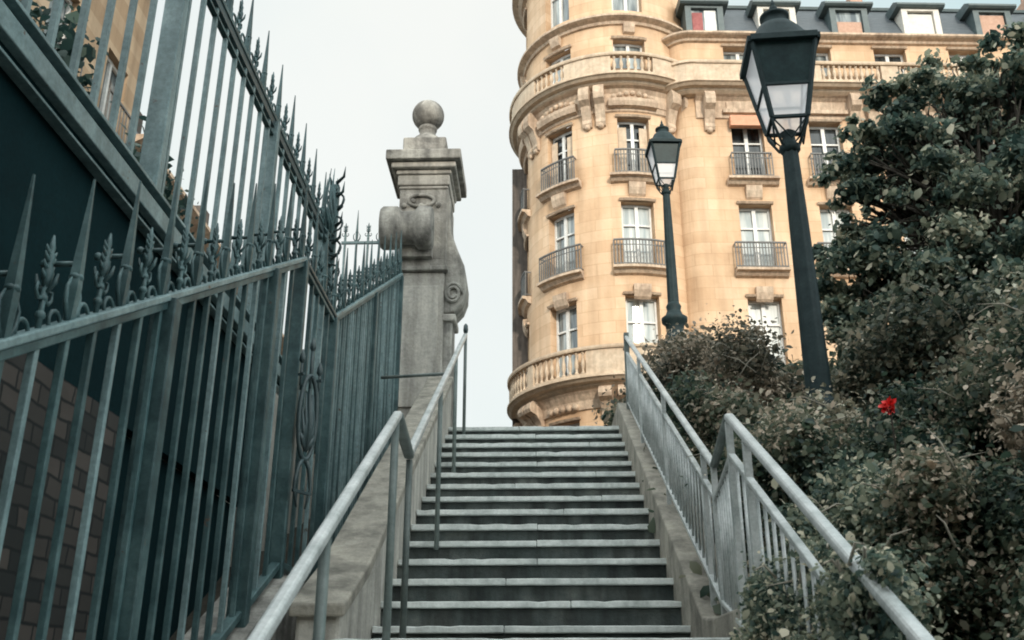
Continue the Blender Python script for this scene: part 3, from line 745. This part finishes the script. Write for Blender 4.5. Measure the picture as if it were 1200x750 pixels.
bld = empty('apartment_building', (AX, AY, 4.3), 'tall warm cream stone apartment building with a round corner tower and balconies', 'building')
T = Cyl(AX, AY, RT); ang = lambda deg: R(deg)*RT
cols_t = [ang(7), ang(-40), ang(-87)]
U0, U1 = ang(-150), ang(75)
WA, WB, WC, WT = (17.27,19.63), (13.77,16.26), (10.05,12.75), (21.75,23.03)
WTOP = (24.35, 26.6); WD = (6.2, 8.6)
WIDE = 1.15
holes = []
for u in cols_t:
    for z0, z1 in (WD, WC, WB, WA, WTOP): holes.append((u-WIDE/2, u+WIDE/2, z0, z1))
    holes.append((u-.6, u+.6, *WT))
m = MB(); wall(T, U0, U1, 4.2, 28.5, holes, m)
twr = m.build('tower_wall', M['tower'], bld)
# place the object's origin on the tower axis so that its ashlar follows the curve
panes = {(0,0):'pane_mid', (0,1):'pane_pale', (0,2):'pane_pale', (0,3):'pane_dark', (1,0):'pane_dark', (1,1):'pane_pale', (1,2):'pane_mid', (1,3):'pane_mid'}
for i, u in enumerate(cols_t):
    window(T, bld, u, WIDE, *WD, 'pane_dark', 0, True)
    window(T, bld, u, WIDE, *WC, 'pane_pale' if i == 0 else 'pane_mid', 0, False)
    window(T, bld, u, WIDE, *WB, 'pane_pale' if i == 0 else 'pane_mid', 1, True, ring=1)
    window(T, bld, u, WIDE, *WA, 'pane_dark', 1, True)
    slab(T, u-WIDE/2+.02, u-WIDE/2+.33, WA[0]+.05, WA[1]-.3, -.2, -.17).build('shutter', M['balcony'], bld); slab(T, u+WIDE/2-.33, u+WIDE/2-.02, WA[0]+.05, WA[1]-.3, -.2, -.17).build('shutter', M['balcony'], bld)
    window(T, bld, u, 1.2, *WT, 'pane_mid', 0, False, transom=0)
    window(T, bld, u, WIDE, *WTOP, 'pane_mid', 0, False, transom=.7)
    # keystone carving under the sills and a pediment mask over them
    for z in (16.95, 13.1):
        mm = MB(); moulding(T, u-.28, u+.28, [(0,z-.5), (.08,z-.42), (.16,z-.2), (.18,z), (0,z+.02)], mm); mm.build('carving', M['trim'], bld)
    mm = MB(); moulding(T, u-.2, u+.2, [(0,23.25), (.12,23.3), (.2,23.5), (.22,23.66), (0,23.66)], mm); mm.build('keystone', M['trim'], bld)
# cornices
moulding(T, U0, U1, [(0,23.66), (.08,23.68), (.12,23.78), (.26,23.84), (.34,23.88), (.34,23.97), (.18,24.02), (0,24.06)]).build('cornice', M['trim'], bld)
moulding(T, U0, U1, [(0,27.1), (.15,27.14), (.3,27.3), (.55,27.4), (.55,27.6), (0,27.65)]).build('cornice', M['trim'], bld)
# upper balcony, its corbels and carved frieze
balcony(T, bld, U0, ang(72), 21.15, [(ang(-100),ang(-80)), (ang(-50),ang(-30)), (ang(-5),ang(17)), (ang(48),ang(60))], D=.62, dense=.19, coping=.74)
fz = MB(); moulding(T, U0, U1, [(0,19.86), (.06,19.9), (.07,20.1), (.10,20.12), (.10,20.6), (.2,20.75), (.34,20.8), (0,20.82)], fz); fz.build('frieze', M['trim'], bld)
for d_ in (-67, -60, -20, -12, 31, 39, 64): console(T, bld, ang(d_), 19.3, 20.81, .33, .55)
for u in cols_t:
    moulding(T, u-.85, u+.85, [(.07,19.98), (.24,20.02), (.3,20.18), (.3,20.3), (.1,20.42)]).build('hood', M['trim'], bld)
    for k in range(7):
        p = T(u-.66+.22*k, 20.42+.16*math.cos((k-3)*.5), .14); MB().sphere(p, .10, 7).build('garland_knot', M['trim'], bld)
# lower balcony
balcony(T, bld, U0, ang(72), 9.82, [(ang(-130),ang(-96)), (ang(-90),ang(-56)), (ang(-52),ang(-22)), (ang(26),ang(60))], D=.68, dense=.2, coping=.86)
moulding(T, U0, U1, [(0,8.9), (.06,8.92), (.1,9.2), (.22,9.4), (.3,9.48), (0,9.5)]).build('frieze', M['trim'], bld)
for d_ in (-100, -66, -59, -14, -5, 20, 29): console(T, bld, ang(d_), 8.55, 9.5, .36, .6)
for u in cols_t:
    for k in range(5):
        p = T(u-.5+.25*k, 9.02, .1); MB().sphere(p, .12, 7).build('garland_knot', M['trim'], bld)

# main facade to the right
FA = Flat(5.75, 30.35, R(3)); UF0, UF1 = 0.0, 20.0
cf = [1.8+2.82*k for k in range(6)]
holes = []
for u in cf:
    for z0, z1 in (WD, WC, WB, WA): holes.append((u-WIDE/2, u+WIDE/2, z0, z1))
    holes.append((u-.6, u+.6, 21.65, 22.86))
m = MB(); wall(FA, UF0, UF1, 4.2, 23.2, holes, m)
# rounded return back into the tower
class Turn:
    step = .12
    def __init__(s): s.r = .9; s.cx, s.cy = FA(0, 0, -.9)[:2]
    def __call__(s, u, z, d=0):
        a = u/s.r-R(3); return (s.cx-(s.r+d)*math.sin(a), s.cy-(s.r+d)*math.cos(a), z)
TU = Turn(); TL = .9*R(86)
fw = m.build('facade_wall', M['facade'], bld)
mm = MB(); wall(TU, 0, TL, 4.2, 23.2, [], mm); mm.build('facade_return', M['facade'], bld)
mm = MB(); mm.box(4.75, 5.0, 31.2, 33, 4.2, 23.2); mm.build('facade_return', M['facade'], bld)
pl = {0:('pane_dark','pane_pale','pane_pale','pane_mid'), 1:('pane_dark','pane_pale','pane_mid','pane_mid')}
for i, u in enumerate(cf):
    pp = pl.get(i, ('pane_mid','pane_pale','pane_mid','pane_dark'))
    window(FA, bld, u, WIDE, *WD, 'pane_dark', 0, True)
    window(FA, bld, u, WIDE, *WC, 'pane_pale', 0, True)
    window(FA, bld, u, WIDE, *WB, pp[1], 1, True, ring=1)
    window(FA, bld, u, WIDE, *WA, pp[0], 1, True)
    window(FA, bld, u, 1.2, 21.65, 22.86, pp[3], 0, False, transom=0)
    for z in (16.95, 13.1):
        mm = MB(); moulding(FA, u-.28, u+.28, [(0,z-.5), (.08,z-.42), (.16,z-.2), (.18,z), (0,z+.02)], mm); mm.build('carving', M['trim'], bld)
    slab(FA, u-.85, u+.85, 19.9, 20.05, 0, .2).build('hood', M['trim'], bld)
    slab(FA, u-.7, u+.7, 20.05, 20.4, 0, .13).build('tympanum', M['trim'], bld)
balcony(FA, bld, 0, UF1, 20.98, [(c+.2-1.0+1.41-.7, c+1.41+.7) for c in cf[:-1]], D=.62, dense=.19, coping=.72)
def corner_ring(prof, name, mat): moulding(TU, 0, TL, prof).build(name, mat, bld)
corner_ring([(0,20.64), (.22,20.66), (.34,20.74), (.37,20.8), (.53,20.82), (.62,20.9), (.68,20.92), (.68,20.98), (0,20.98)], 'balcony_slab', M['balcony'])
corner_ring([(.45,20.98), (.6,20.98), (.6,21.7), (.67,21.72), (.67,21.82), (.4,21.82), (.4,21.72), (.45,21.7)], 'balcony_panel', M['balcony'])
corner_ring([(0,23.05), (.1,23.08), (.14,23.16), (.3,23.22), (.36,23.26), (.36,23.34), (0,23.42)], 'cornice', M['trim'])
moulding(FA, 0, UF1, [(0,23.05), (.1,23.08), (.14,23.16), (.3,23.22), (.36,23.26), (.36,23.34), (0,23.42)]).build('cornice', M['trim'], bld)
moulding(FA, 0, UF1, [(0,19.72), (.06,19.75), (.08,20.45), (.2,20.55), (.3,20.6), (0,20.62)]).build('frieze', M['trim'], bld)
for i in range(len(cf)-1):
    mid = (cf[i]+cf[i+1])/2
    for e in (-.33, .33): console(FA, bld, mid+e, 19.2, 20.63, .36, .55)
console(FA, bld, .45, 19.2, 20.63, .36, .55)
slab(FA, cf[0]-.65, cf[0]+.65, 19.3, 19.72, .085, .3).build('awning', M['awning'], bld)
# mansard roof and dormers
rf = MB()
q = [FA(0,23.4,.05), FA(UF1,23.4,.05), FA(UF1,25.45,-1.0), FA(0,25.45,-1.0), FA(UF1,25.9,-4), FA(0,25.9,-4)]
rf.add(q, [(0,1,2,3), (3,2,4,5)])
c0 = (TU(TL,23.4,.0)); rf.add([FA(0,23.4,.05), c0, (5.6,32.5,25.45), FA(0,25.45,-1.0)], [(0,1,2,3)])
rf.add([c0, (4.9,33.2,23.4), (5.2,33.4,25.4), (5.6,32.5,25.45)], [(0,1,2,3)])
ro = rf.build('roof', M['slate'], bld)
moulding(FA, 0, UF1, [(-1.05,25.4), (-.9,25.4), (-.86,25.5), (-1.05,25.56)]).build('roof_ridge', M['zinc'], bld)
fills = ['curtain_red', 'blind', 'chimney', 'blind', 'chimney', 'blind', 'blind']
for i in range(7):
    u = .62+2.75*i
    d = MB(); slab(FA, u-.72, u-.5, 23.42, 24.75, -1.1, .02, d); slab(FA, u+.5, u+.72, 23.42, 24.75, -1.1, .02, d); slab(FA, u-.5, u+.5, 23.42, 23.55, -1.1, .02, d); slab(FA, u-.5, u+.5, 24.65, 24.75, -1.1, .02, d)
    dd = d.build('dormer', M['blind'] if i % 2 else M['zinc'], bld)
    m2 = MB(); moulding(FA, u-.92, u+.92, [(-1.2,24.76), (.12,24.76), (.2,24.82), (.2,24.9), (-.1,25.12), (-1.2,25.2)], m2); m2.build('dormer_roof', M['zinc'], dd)
    m3 = MB(); slab(FA, u-.5, u+.5, 23.56, 24.64, -.16, -.12, m3); m3.build('pane', M['pane_mid'], dd)
    if fills[i] == 'curtain_red':
        slab(FA, u-.45, u-.05, 23.6, 24.5, -.115, -.09).build('curtain', M['curtain_red'], dd); slab(FA, u+.02, u+.45, 23.6, 24.6, -.115, -.09).build('curtain', M['white'], dd)
    else: slab(FA, u-.46, u+.46, 23.6 if i % 2 else 23.56, 24.55 if i != 2 else 24.15, -.115, -.06).build('blind', M[fills[i]], dd)
for u, w in ((14.2, 1.6), (7.0, .5)):
    m = MB(); slab(FA, u, u+w, 24.9, 26.8, -2.6, -1.6, m); ch = m.build('chimney', M['chimney'], bld, .03)
    m = MB(); 
    for k in range(int(w/.35)): m.lathe([(.1,0), (.12,.05), (.09,.4), (.11,.42)], FA(u+.2+.35*k, 26.8, -2.1), 10)
    m.build('chimney_pot', M['chimney'], ch)
# tower drum behind the attic and the shaded side wing
MB().lathe([(3.5,27.65), (3.3,28.6), (2.9,30.2), (2.0,31.6), (.6,32.4), (.05,32.5)], (AX, AY, 0), 40).build('tower_roof', M['slate'], bld)
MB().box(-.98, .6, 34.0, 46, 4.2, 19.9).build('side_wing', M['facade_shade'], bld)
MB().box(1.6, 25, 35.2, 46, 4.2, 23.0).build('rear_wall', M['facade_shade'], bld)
# stone joints follow the curve: shift origins
for o_ in (twr,):
    o_.data.transform(Matrix.Translation(Vector((bld.location.x-AX, bld.location.y-AY, 0))))

# ------------------------------------------------------------------ houses on the left, seen through the tall fence
def side_house(name, x, y0, y1, z1, mat, label, roof, seed, pal):
    rnd = random.Random(seed)
    b = empty(name, (x, (y0+y1)/2, 1.0), label, 'building')
    P = lambda *a: None
    class SP:
        step = 50
        def __call__(s, u, z, d=0): return (x+d, y0+u, z)
    P = SP(); L_ = y1-y0; holes = []; n_ = int(L_/2.2)
    for i in range(n_):
        u = (i+.5)*L_/n_
        for k in range(int((z1-1.5)/3.0)): holes.append((u-.5, u+.5, 2.0+3.0*k, 4.0+3.0*k))
    m = MB(); wall(P, 0, L_, 0.5, z1, holes, m); m.box(x-6, x-.3, y0, y0+.01, .5, z1); m.box(x-6, x-.3, y1-.01, y1, .5, z1); m.build('wall', mat, b)
    MB().box(x-.02+.02, x+.0, y0-.02, y0, .5, z1)
    for a, c, z0, z1_ in holes:
        f_ = MB(); slab(P, a, a+.07, z0, z1_, -.22, -.16, f_); slab(P, c-.07, c, z0, z1_, -.22, -.16, f_); slab(P, (a+c)/2-.04, (a+c)/2+.04, z0, z1_, -.22, -.15, f_); slab(P, a+.07, (a+c)/2-.04, z1_-.08, z1_, -.22, -.16, f_); slab(P, (a+c)/2+.04, c-.07, z1_-.08, z1_, -.22, -.16, f_)
        fo = f_.build('window', M['white'], b); slab(P, a, c, z0, z1_, -.27, -.23).build('pane', M[rnd.choice(pal)], fo)
        moulding(P, a-.2, c+.2, [(0,z0-.2), (.2,z0-.15), (.3,z0-.1), (.3,z0), (0,z0)]).build('sill', M['trim'], b)
        mm = MB(); slab(P, a-.1, c+.1, z0+.85, z0+.9, .2, .24, mm)
        for q in range(9): slab(P, a-.1+q*.15, a-.075+q*.15, z0, z0+.85, .21, .23, mm)
        mm.build('window_railing', M['iron_far'], b)
    moulding(P, 0, L_, [(0,z1-.3), (.2,z1-.2), (.4,z1-.1), (.4,z1), (0,z1)]).build('cornice', M['trim'], b)
    MB().prism([(x-6,z1), (x+.1,z1), (x-.7,z1+roof), (x-5.3,z1+roof)], 1, y0, y1).build('roof', M['slate'], b)
    for q in range(3):
        yy = y0+L_*(q+.4)/3; MB().box(x-2.2, x-1.0, yy, yy+.6, z1+.2, z1+roof+1.0).build('chimney', M['facade_shade'], b)
    return b
side_house('corner_house', -9.0, 9.0, 18.6, 16.0, M['facade_far'], 'cream building glimpsed between the upper bars at the top left', 2.0, 3, ['pane_mid','pane_dark','pane_pale'])
side_house('row_house', -9.2, 18.7, 35.0, 12.0, M['facade_brown'], 'low brown building with chimneys seen through the bars right of the first wide post', 1.3, 5, ['pane_mid','pane_dark'])

# unseen blocks added behind the photographer so their shadow keeps the stairs in shade
for (x0_, x1_, h_, lab) in ((-34,-9.2,18.5,'unseen long cream building added behind the camera on the left to shade the stairs'), (-9,9,18,'unseen cream building added behind the camera facing the foot of the stairs to shade them'), (9.2,30,18.2,'unseen long cream building added behind the camera on the right to shade the stairs')):
    b = empty('shade_building', ((x0_+x1_)/2, -27, -1.7), lab, 'building')
    class BP:
        step = 50
        def __call__(s, u, z, d=0): return (x1_-u, -25+d, z)
    P = BP(); L_ = x1_-x0_; holes = [((i+.5)*L_/int(L_/2.4)-.5, (i+.5)*L_/int(L_/2.4)+.5, -.6+3.1*k, 1.5+3.1*k) for i in range(int(L_/2.4)) for k in range(6)]
    m = MB(); wall(P, 0, L_, -1.8, h_, holes, m); m.box(x0_, x1_, -35, -25.4, -1.8, h_); m.build('wall', M['facade_far'], b)
    m = MB()
    for a, c, z0, z1_ in holes: slab(P, a, c, z0, z1_, -.3, -.25, m)
    m.build('window_panes', M['pane_mid'], b)
    MB().prism([(-35,h_), (-24.8,h_), (-26,h_+1.8), (-34,h_+1.8)], 0, x0_, x1_).build('roof', M['slate'], b)

# ------------------------------------------------------------------ vegetation
def stems(parent, base, tips, r0=.02, mat='bark'):
    m = MB(); b = Vector(base)
    for tp in tips:
        tp = Vector(tp); mid = (b*.5+tp*.5)+Vector((random.uniform(-.1,.1), random.uniform(-.1,.1), random.uniform(0,.12)))*(tp-b).length
        m.tube([b+Vector((random.uniform(-.05,.05), random.uniform(-.05,.05), 0)), mid, tp], [r0, r0*.7, r0*.25], 6)
    m.build('stem', M[mat], parent)
def bush(label, c, rad, n, size, mat, k=9, name='shrub', spread=.5, bias=0, twigs=5, group=None, base_dz=None):
    gz = c[2]-rad[2]
    t = empty(name, (c[0], c[1], gz-.25), label, 'shrub')
    cl = []
    for i in range(k):
        v = Vector((random.gauss(0,1), random.gauss(0,1), random.gauss(0,1))).normalized()*random.uniform(.2,.88)
        s_ = random.uniform(.2,.5)
        cl.append((c[0]+v.x*rad[0], c[1]+v.y*rad[1], c[2]+v.z*rad[2], rad[0]*s_, rad[1]*s_, rad[2]*s_, random.uniform(-.26,.28)))
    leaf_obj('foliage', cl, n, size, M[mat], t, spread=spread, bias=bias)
    stems(t, (c[0], c[1], gz-.25), [q[:3] for q in cl], .014)
    if twigs:
        for i in range(twigs):
            v = Vector((random.uniform(-1,1), random.uniform(-1,.2), random.uniform(.1,.9)))
            a = Vector(c)+Vector((v.x*rad[0]*.8, v.y*rad[1]*.9, v.z*rad[2]*.8)); b = a+Vector((random.uniform(-.5,.5), random.uniform(-.3,.1), random.uniform(-.1,.35)))*rad[2]*1.1
            MB().tube([a, (a+b)/2+Vector((0,0,.03)), b], [.005,.004,.0015], 5).build('bare_twig', M['twig'], t)
    return t
B = [
 ('brownish shrub around the foot of the farther lamp', (2.0,12.4,3.85), (1.0,1.3,.6), 9000, .07, 'leaf_brown'),
 ('brown twiggy shrub behind the top of the right railing', (1.62,10.3,3.12), (.62,1.1,.62), 9000, .055, 'leaf_brown'),
 ('brown and pale shrub just left of the nearer lamp post', (1.95,8.9,2.62), (.55,.95,.62), 9000, .05, 'leaf_brown'),
 ('grey green shrub behind the middle of the upper railing', (1.42,7.6,2.0), (.42,.9,.5), 8000, .045, 'leaf_green'),
 ('mixed pale shrub hiding the foot of the nearer lamp', (1.85,6.2,1.38), (.62,.7,.5), 9000, .045, 'leaf_pale'),
 ('dense shrub under the dip of the right railing', (1.35,5.6,1.05), (.38,.7,.45), 8000, .04, 'leaf_green'),
 ('shrub with dry pink leaves to the right of the nearer lamp foot', (2.65,6.6,2.05), (.6,.8,.62), 9000, .05, 'leaf_pale'),
 ('pale tangled shrub at the right edge below the tree', (3.3,5.9,2.1), (.75,.9,.75), 10000, .05, 'leaf_pale'),
 ('green shrub on the bank around the red flower', (2.05,5.2,1.15), (.55,.6,.5), 10000, .038, 'leaf_green'),
 ('broad shrub with olive leaves at the right edge', (2.65,4.7,1.35), (.6,.6,.6), 10000, .038, 'leaf_green'),
 ('dark low shrub pressing against the lower railing', (1.3,4.35,.55), (.36,.55,.42), 11000, .034, 'leaf_dark'),
 ('dark shrub behind the lower handrail', (1.62,3.8,.48), (.42,.5,.45), 12000, .032, 'leaf_green'),
 ('brown flecked shrub at the lower right with bare twigs', (2.2,3.8,.85), (.5,.5,.5), 11000, .034, 'leaf_brown'),
 ('nearest dark green shrub in the lower right corner', (1.45,2.75,-.05), (.38,.5,.42), 12000, .028, 'leaf_green'),
 ('small leafy sprays leaning over the lowest part of the right handrail', (.83,2.66,.26), (.1,.34,.14), 1900, .026, 'leaf_dark'),
 ('leafy shrub growing through the lower balusters onto the kerb', (.86,3.3,.17), (.2,.72,.38), 21000, .026, 'leaf_dark'),
]
for i, (lab, c, rd, n, s_, mt) in enumerate(B):
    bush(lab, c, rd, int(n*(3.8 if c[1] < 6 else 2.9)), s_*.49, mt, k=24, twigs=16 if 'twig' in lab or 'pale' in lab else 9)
# low ground cover so no bare soil shows between them
cl = []
for i in range(260):
    x = 1.12+random.random()**1.3*4.5; y = random.uniform(1.6, 15)
    z = bank_z(x, y)-.1+min(.22*(x-1), 1.4)
    cl.append((x, y, z+.18, .32, .35, .22, random.uniform(-.2,.15)))
leaf_obj('ground_cover', cl, 52000, .045, M['leaf_green'], None, kind='stuff')

def tree(label, base, trunk_top, clumps, n, size, mat, r0=.12, spread=.5, bias=0):
    t = empty('tree', base, label, 'tree')
    m = MB(); b = Vector(base); tt = Vector(trunk_top)
    m.tube([b, b.lerp(tt,.5)+Vector((.06,.03,0)), tt], [r0, r0*.8, r0*.6], 10)
    m.build('trunk', M['bark'], t)
    m = MB()
    for c in clumps:
        c = tt.lerp(Vector(c[:3]), .84); mid = tt.lerp(c,.5)+Vector((random.uniform(-.2,.2), random.uniform(-.2,.2), random.uniform(0,.3)))
        m.tube([tt.lerp(b, random.uniform(0,.35)), mid, c], [r0*.3, r0*.16, .008], 6)
        for q in range(2):
            e = c+Vector((random.gauss(0,.12), random.gauss(0,.12), random.gauss(0,.1))); m.tube([mid.lerp(c,.6), c.lerp(e,.5), e], [.016,.011,.004], 5)
    m.build('limb', M['bark'], t)
    leaf_obj('crown', clumps, n, size, M[mat], t, spread=spread, bias=bias)
    return t
cl = []
for (x, y, z, r_, k) in ((3.0,8.5,3.35,.5,6), (3.05,8.6,4.15,.4,6), (3.5,8.3,3.7,.6,7), (2.78,8.7,3.8,.3,4), (2.95,8.5,4.85,.3,4), (3.2,8.5,5.2,.35,6), (3.7,8.6,5.7,.45,7), (4.35,8.6,6.05,.45,7), (4.9,8.6,6.3,.4,5), (3.9,8.5,5.0,.6,6), (3.15,8.6,3.9,.5,5), (3.1,8.5,4.6,.38,4), (3.5,8.7,5.0,.5,6), (3.65,8.4,4.2,.65,7), (4.15,8.7,5.45,.55,7), (4.7,8.8,5.75,.6,7), (5.3,8.9,5.9,.7,7), (4.3,8.5,4.6,.75,8), (5.0,8.5,4.6,.8,8), (5.6,8.5,5.2,.7,6), (3.3,8.4,3.3,.5,6), (4.0,8.2,3.5,.7,7), (4.8,8.2,3.6,.8,8), (5.6,8.3,4.0,.8,6)):
    for i in range(int(k*2)):
        v = Vector((random.gauss(0,1), random.gauss(0,1), random.gauss(0,.8))).normalized()*r_*random.uniform(.3,1.05)
        s_ = r_*random.uniform(.15,.46); cl.append((x+v.x, y+v.y, z+v.z, s_*1.15, s_, s_*.62, random.uniform(-.22,.28)))
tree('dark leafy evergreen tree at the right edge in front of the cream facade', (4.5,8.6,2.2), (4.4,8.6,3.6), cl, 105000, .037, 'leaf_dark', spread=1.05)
# hedge behind the tall fence
t = empty('hedge', (-3.4, 5, 1.0), 'dark hedge behind the tall fence at the upper left', 'hedge')
cl = [(-3.4+random.uniform(-.2,.2), 1.8+.22*i, 2.9+random.uniform(0,1.25), .4, .35, .45, random.uniform(-.3,0)) for i in range(28)]
cl += [(x_, y_, z_-1.2, a_, b_, .9, s_) for x_, y_, z_, a_, b_, c_, s_ in cl]
leaf_obj('foliage', cl, 60000, .05, M['leaf_dark'], t, bias=-.2)
stems(t, (-3.4,3,.9), [c[:3] for c in cl[::3]], .02)

# red flower on the bank
t = empty('red_flower', (1.65,4.5,1.0), 'single bright red rose blooming among the bushes on the right', 'flower')
c = Vector((1.65,4.5,1.325)); m = MB()
for ring, (n_, r_, tilt, up) in enumerate(((3,.016,.2,.02), (5,.026,.5,.012), (6,.036,.9,.004), (7,.044,1.2,-.006))):
    for i in range(n_):
        a = 2*PI*i/n_+ring*.6; d = Vector((math.cos(a), math.sin(a), 0)); sd = Vector((-math.sin(a), math.cos(a), 0))
        p0 = c+d*.004; h = Vector((0,0,1)); r_ *= .85
        m.add([p0+h*(up-.015), p0+d*r_*.6+sd*r_*.6+h*(up+.004*(4-ring)), p0+d*r_*(1+.1*ring)+sd*r_*.35+h*(up+.03-.014*ring), p0+d*r_*(1.15+.1*ring)+h*(up+.034-.016*ring), p0+d*r_*(1+.1*ring)-sd*r_*.35+h*(up+.03-.014*ring), p0+d*r_*.6-sd*r_*.6+h*(up+.004*(4-ring))], [(0,1,2,3), (0,3,4,5)], True)
m.v = [tuple(c + Matrix.Rotation(R(62), 3, 'X') @ (Vector(v)-c)) for v in m.v]
m.build('bloom', M['red_petal'], t)
MB().tube([(1.65,4.55,.9), (1.66,4.53,1.15), (1.65,4.5,1.325)], .004, 6).build('stem', M['bark'], t)

# ------------------------------------------------------------------ light
w = bpy.data.worlds.new('World'); S.world = w; w.use_nodes = True
t = w.node_tree; t.nodes.clear()
SUN_EL, SUN_AZ = 21, 166       # azimuth measured clockwise from +Y: behind the photographer
sky = t.nodes.new('ShaderNodeTexSky'); sky.sky_type = 'NISHITA'; sky.sun_disc = False
sky.sun_elevation = R(SUN_EL); sky.sun_rotation = R(SUN_AZ); sky.air_density = 1.5; sky.dust_density = 4
bg = t.nodes.new('ShaderNodeBackground'); out = t.nodes.new('ShaderNodeOutputWorld')
tc = t.nodes.new('ShaderNodeTexCoord')
dp = t.nodes.new('ShaderNodeVectorMath'); dp.operation = 'DOT_PRODUCT'; dp.inputs[1].default_value = Vector((.72,.25,.62)).normalized()
t.links.new(tc.outputs['Generated'], dp.inputs[0])
rm = ramp(t, dp.outputs['Value'], [(0, (7.5,8.9,9.0)), (.34, (9.7,10.1,9.95)), (.6, (9.9,10.1,9.85)), (.82, (7.4,9.1,9.3)), (.94, (4.2,6.7,7.3))])
ns = t.nodes.new('ShaderNodeTexNoise'); ns.inputs['Scale'].default_value = 2.2; ns.inputs['Detail'].default_value = 5; t.links.new(tc.outputs['Generated'], ns.inputs[0])
rn = ramp(t, ns.outputs[0], [(.35, (.9,.945,.955)), (.65, (1.03,1.02,1.0))])
hz = mixc(t, rm.outputs[0], rn.outputs[0], 1.0, 'MULTIPLY')
sx = t.nodes.new('ShaderNodeSeparateXYZ'); t.links.new(tc.outputs['Generated'], sx.inputs[0])
ry = ramp(t, sx.outputs[1], [(0, (1,1,1)), (.25, (0,0,0))])     # unseen sky behind the photographer and overhead brightened to lift the shaded parts
rz_ = ramp(t, sx.outputs[2], [(.76, (0,0,0)), (.95, (1,1,1))])
mxx = mixc(t, ry.outputs[0], rz_.outputs[0], 1.0, 'LIGHTEN')
hz = mixc(t, hz, (21,23,23), mxx)
fin = mixc(t, sky.outputs[0], hz, .9)
t.links.new(fin, bg.inputs[0]); bg.inputs[1].default_value = .1
t.links.new(bg.outputs[0], out.inputs[0])
sl = bpy.data.lights.new('sun', 'SUN'); so = bpy.data.objects.new('sun', sl); COL.objects.link(so)
sl.energy = 2.75; sl.angle = R(3); sl.color = (1, .89, .74)
az, el = R(SUN_AZ), R(SUN_EL)
d = Vector((math.sin(az)*math.cos(el), math.cos(az)*math.cos(el), math.sin(el)))
so.rotation_euler = d.to_track_quat('Z', 'Y').to_euler(); so.location = (0, -10, 30)

# ------------------------------------------------------------------ camera
cam = bpy.data.cameras.new('camera'); co = bpy.data.objects.new('camera', cam); COL.objects.link(co)
cam.sensor_width = 36; cam.lens = 34.5; cam.clip_end = 1000; cam.clip_start = .05
co.location = (0, 0, 0); co.rotation_euler = (R(90+21.6), 0, R(1.67))
cam.dof.use_dof = True; cam.dof.focus_distance = 10.0; cam.dof.aperture_fstop = 8.0
S.camera = co
S.view_settings.view_transform = 'Standard'; S.view_settings.look = 'None'; S.view_settings.exposure = 0
S.render.film_transparent = False
S.cycles.filter_width = 1.9
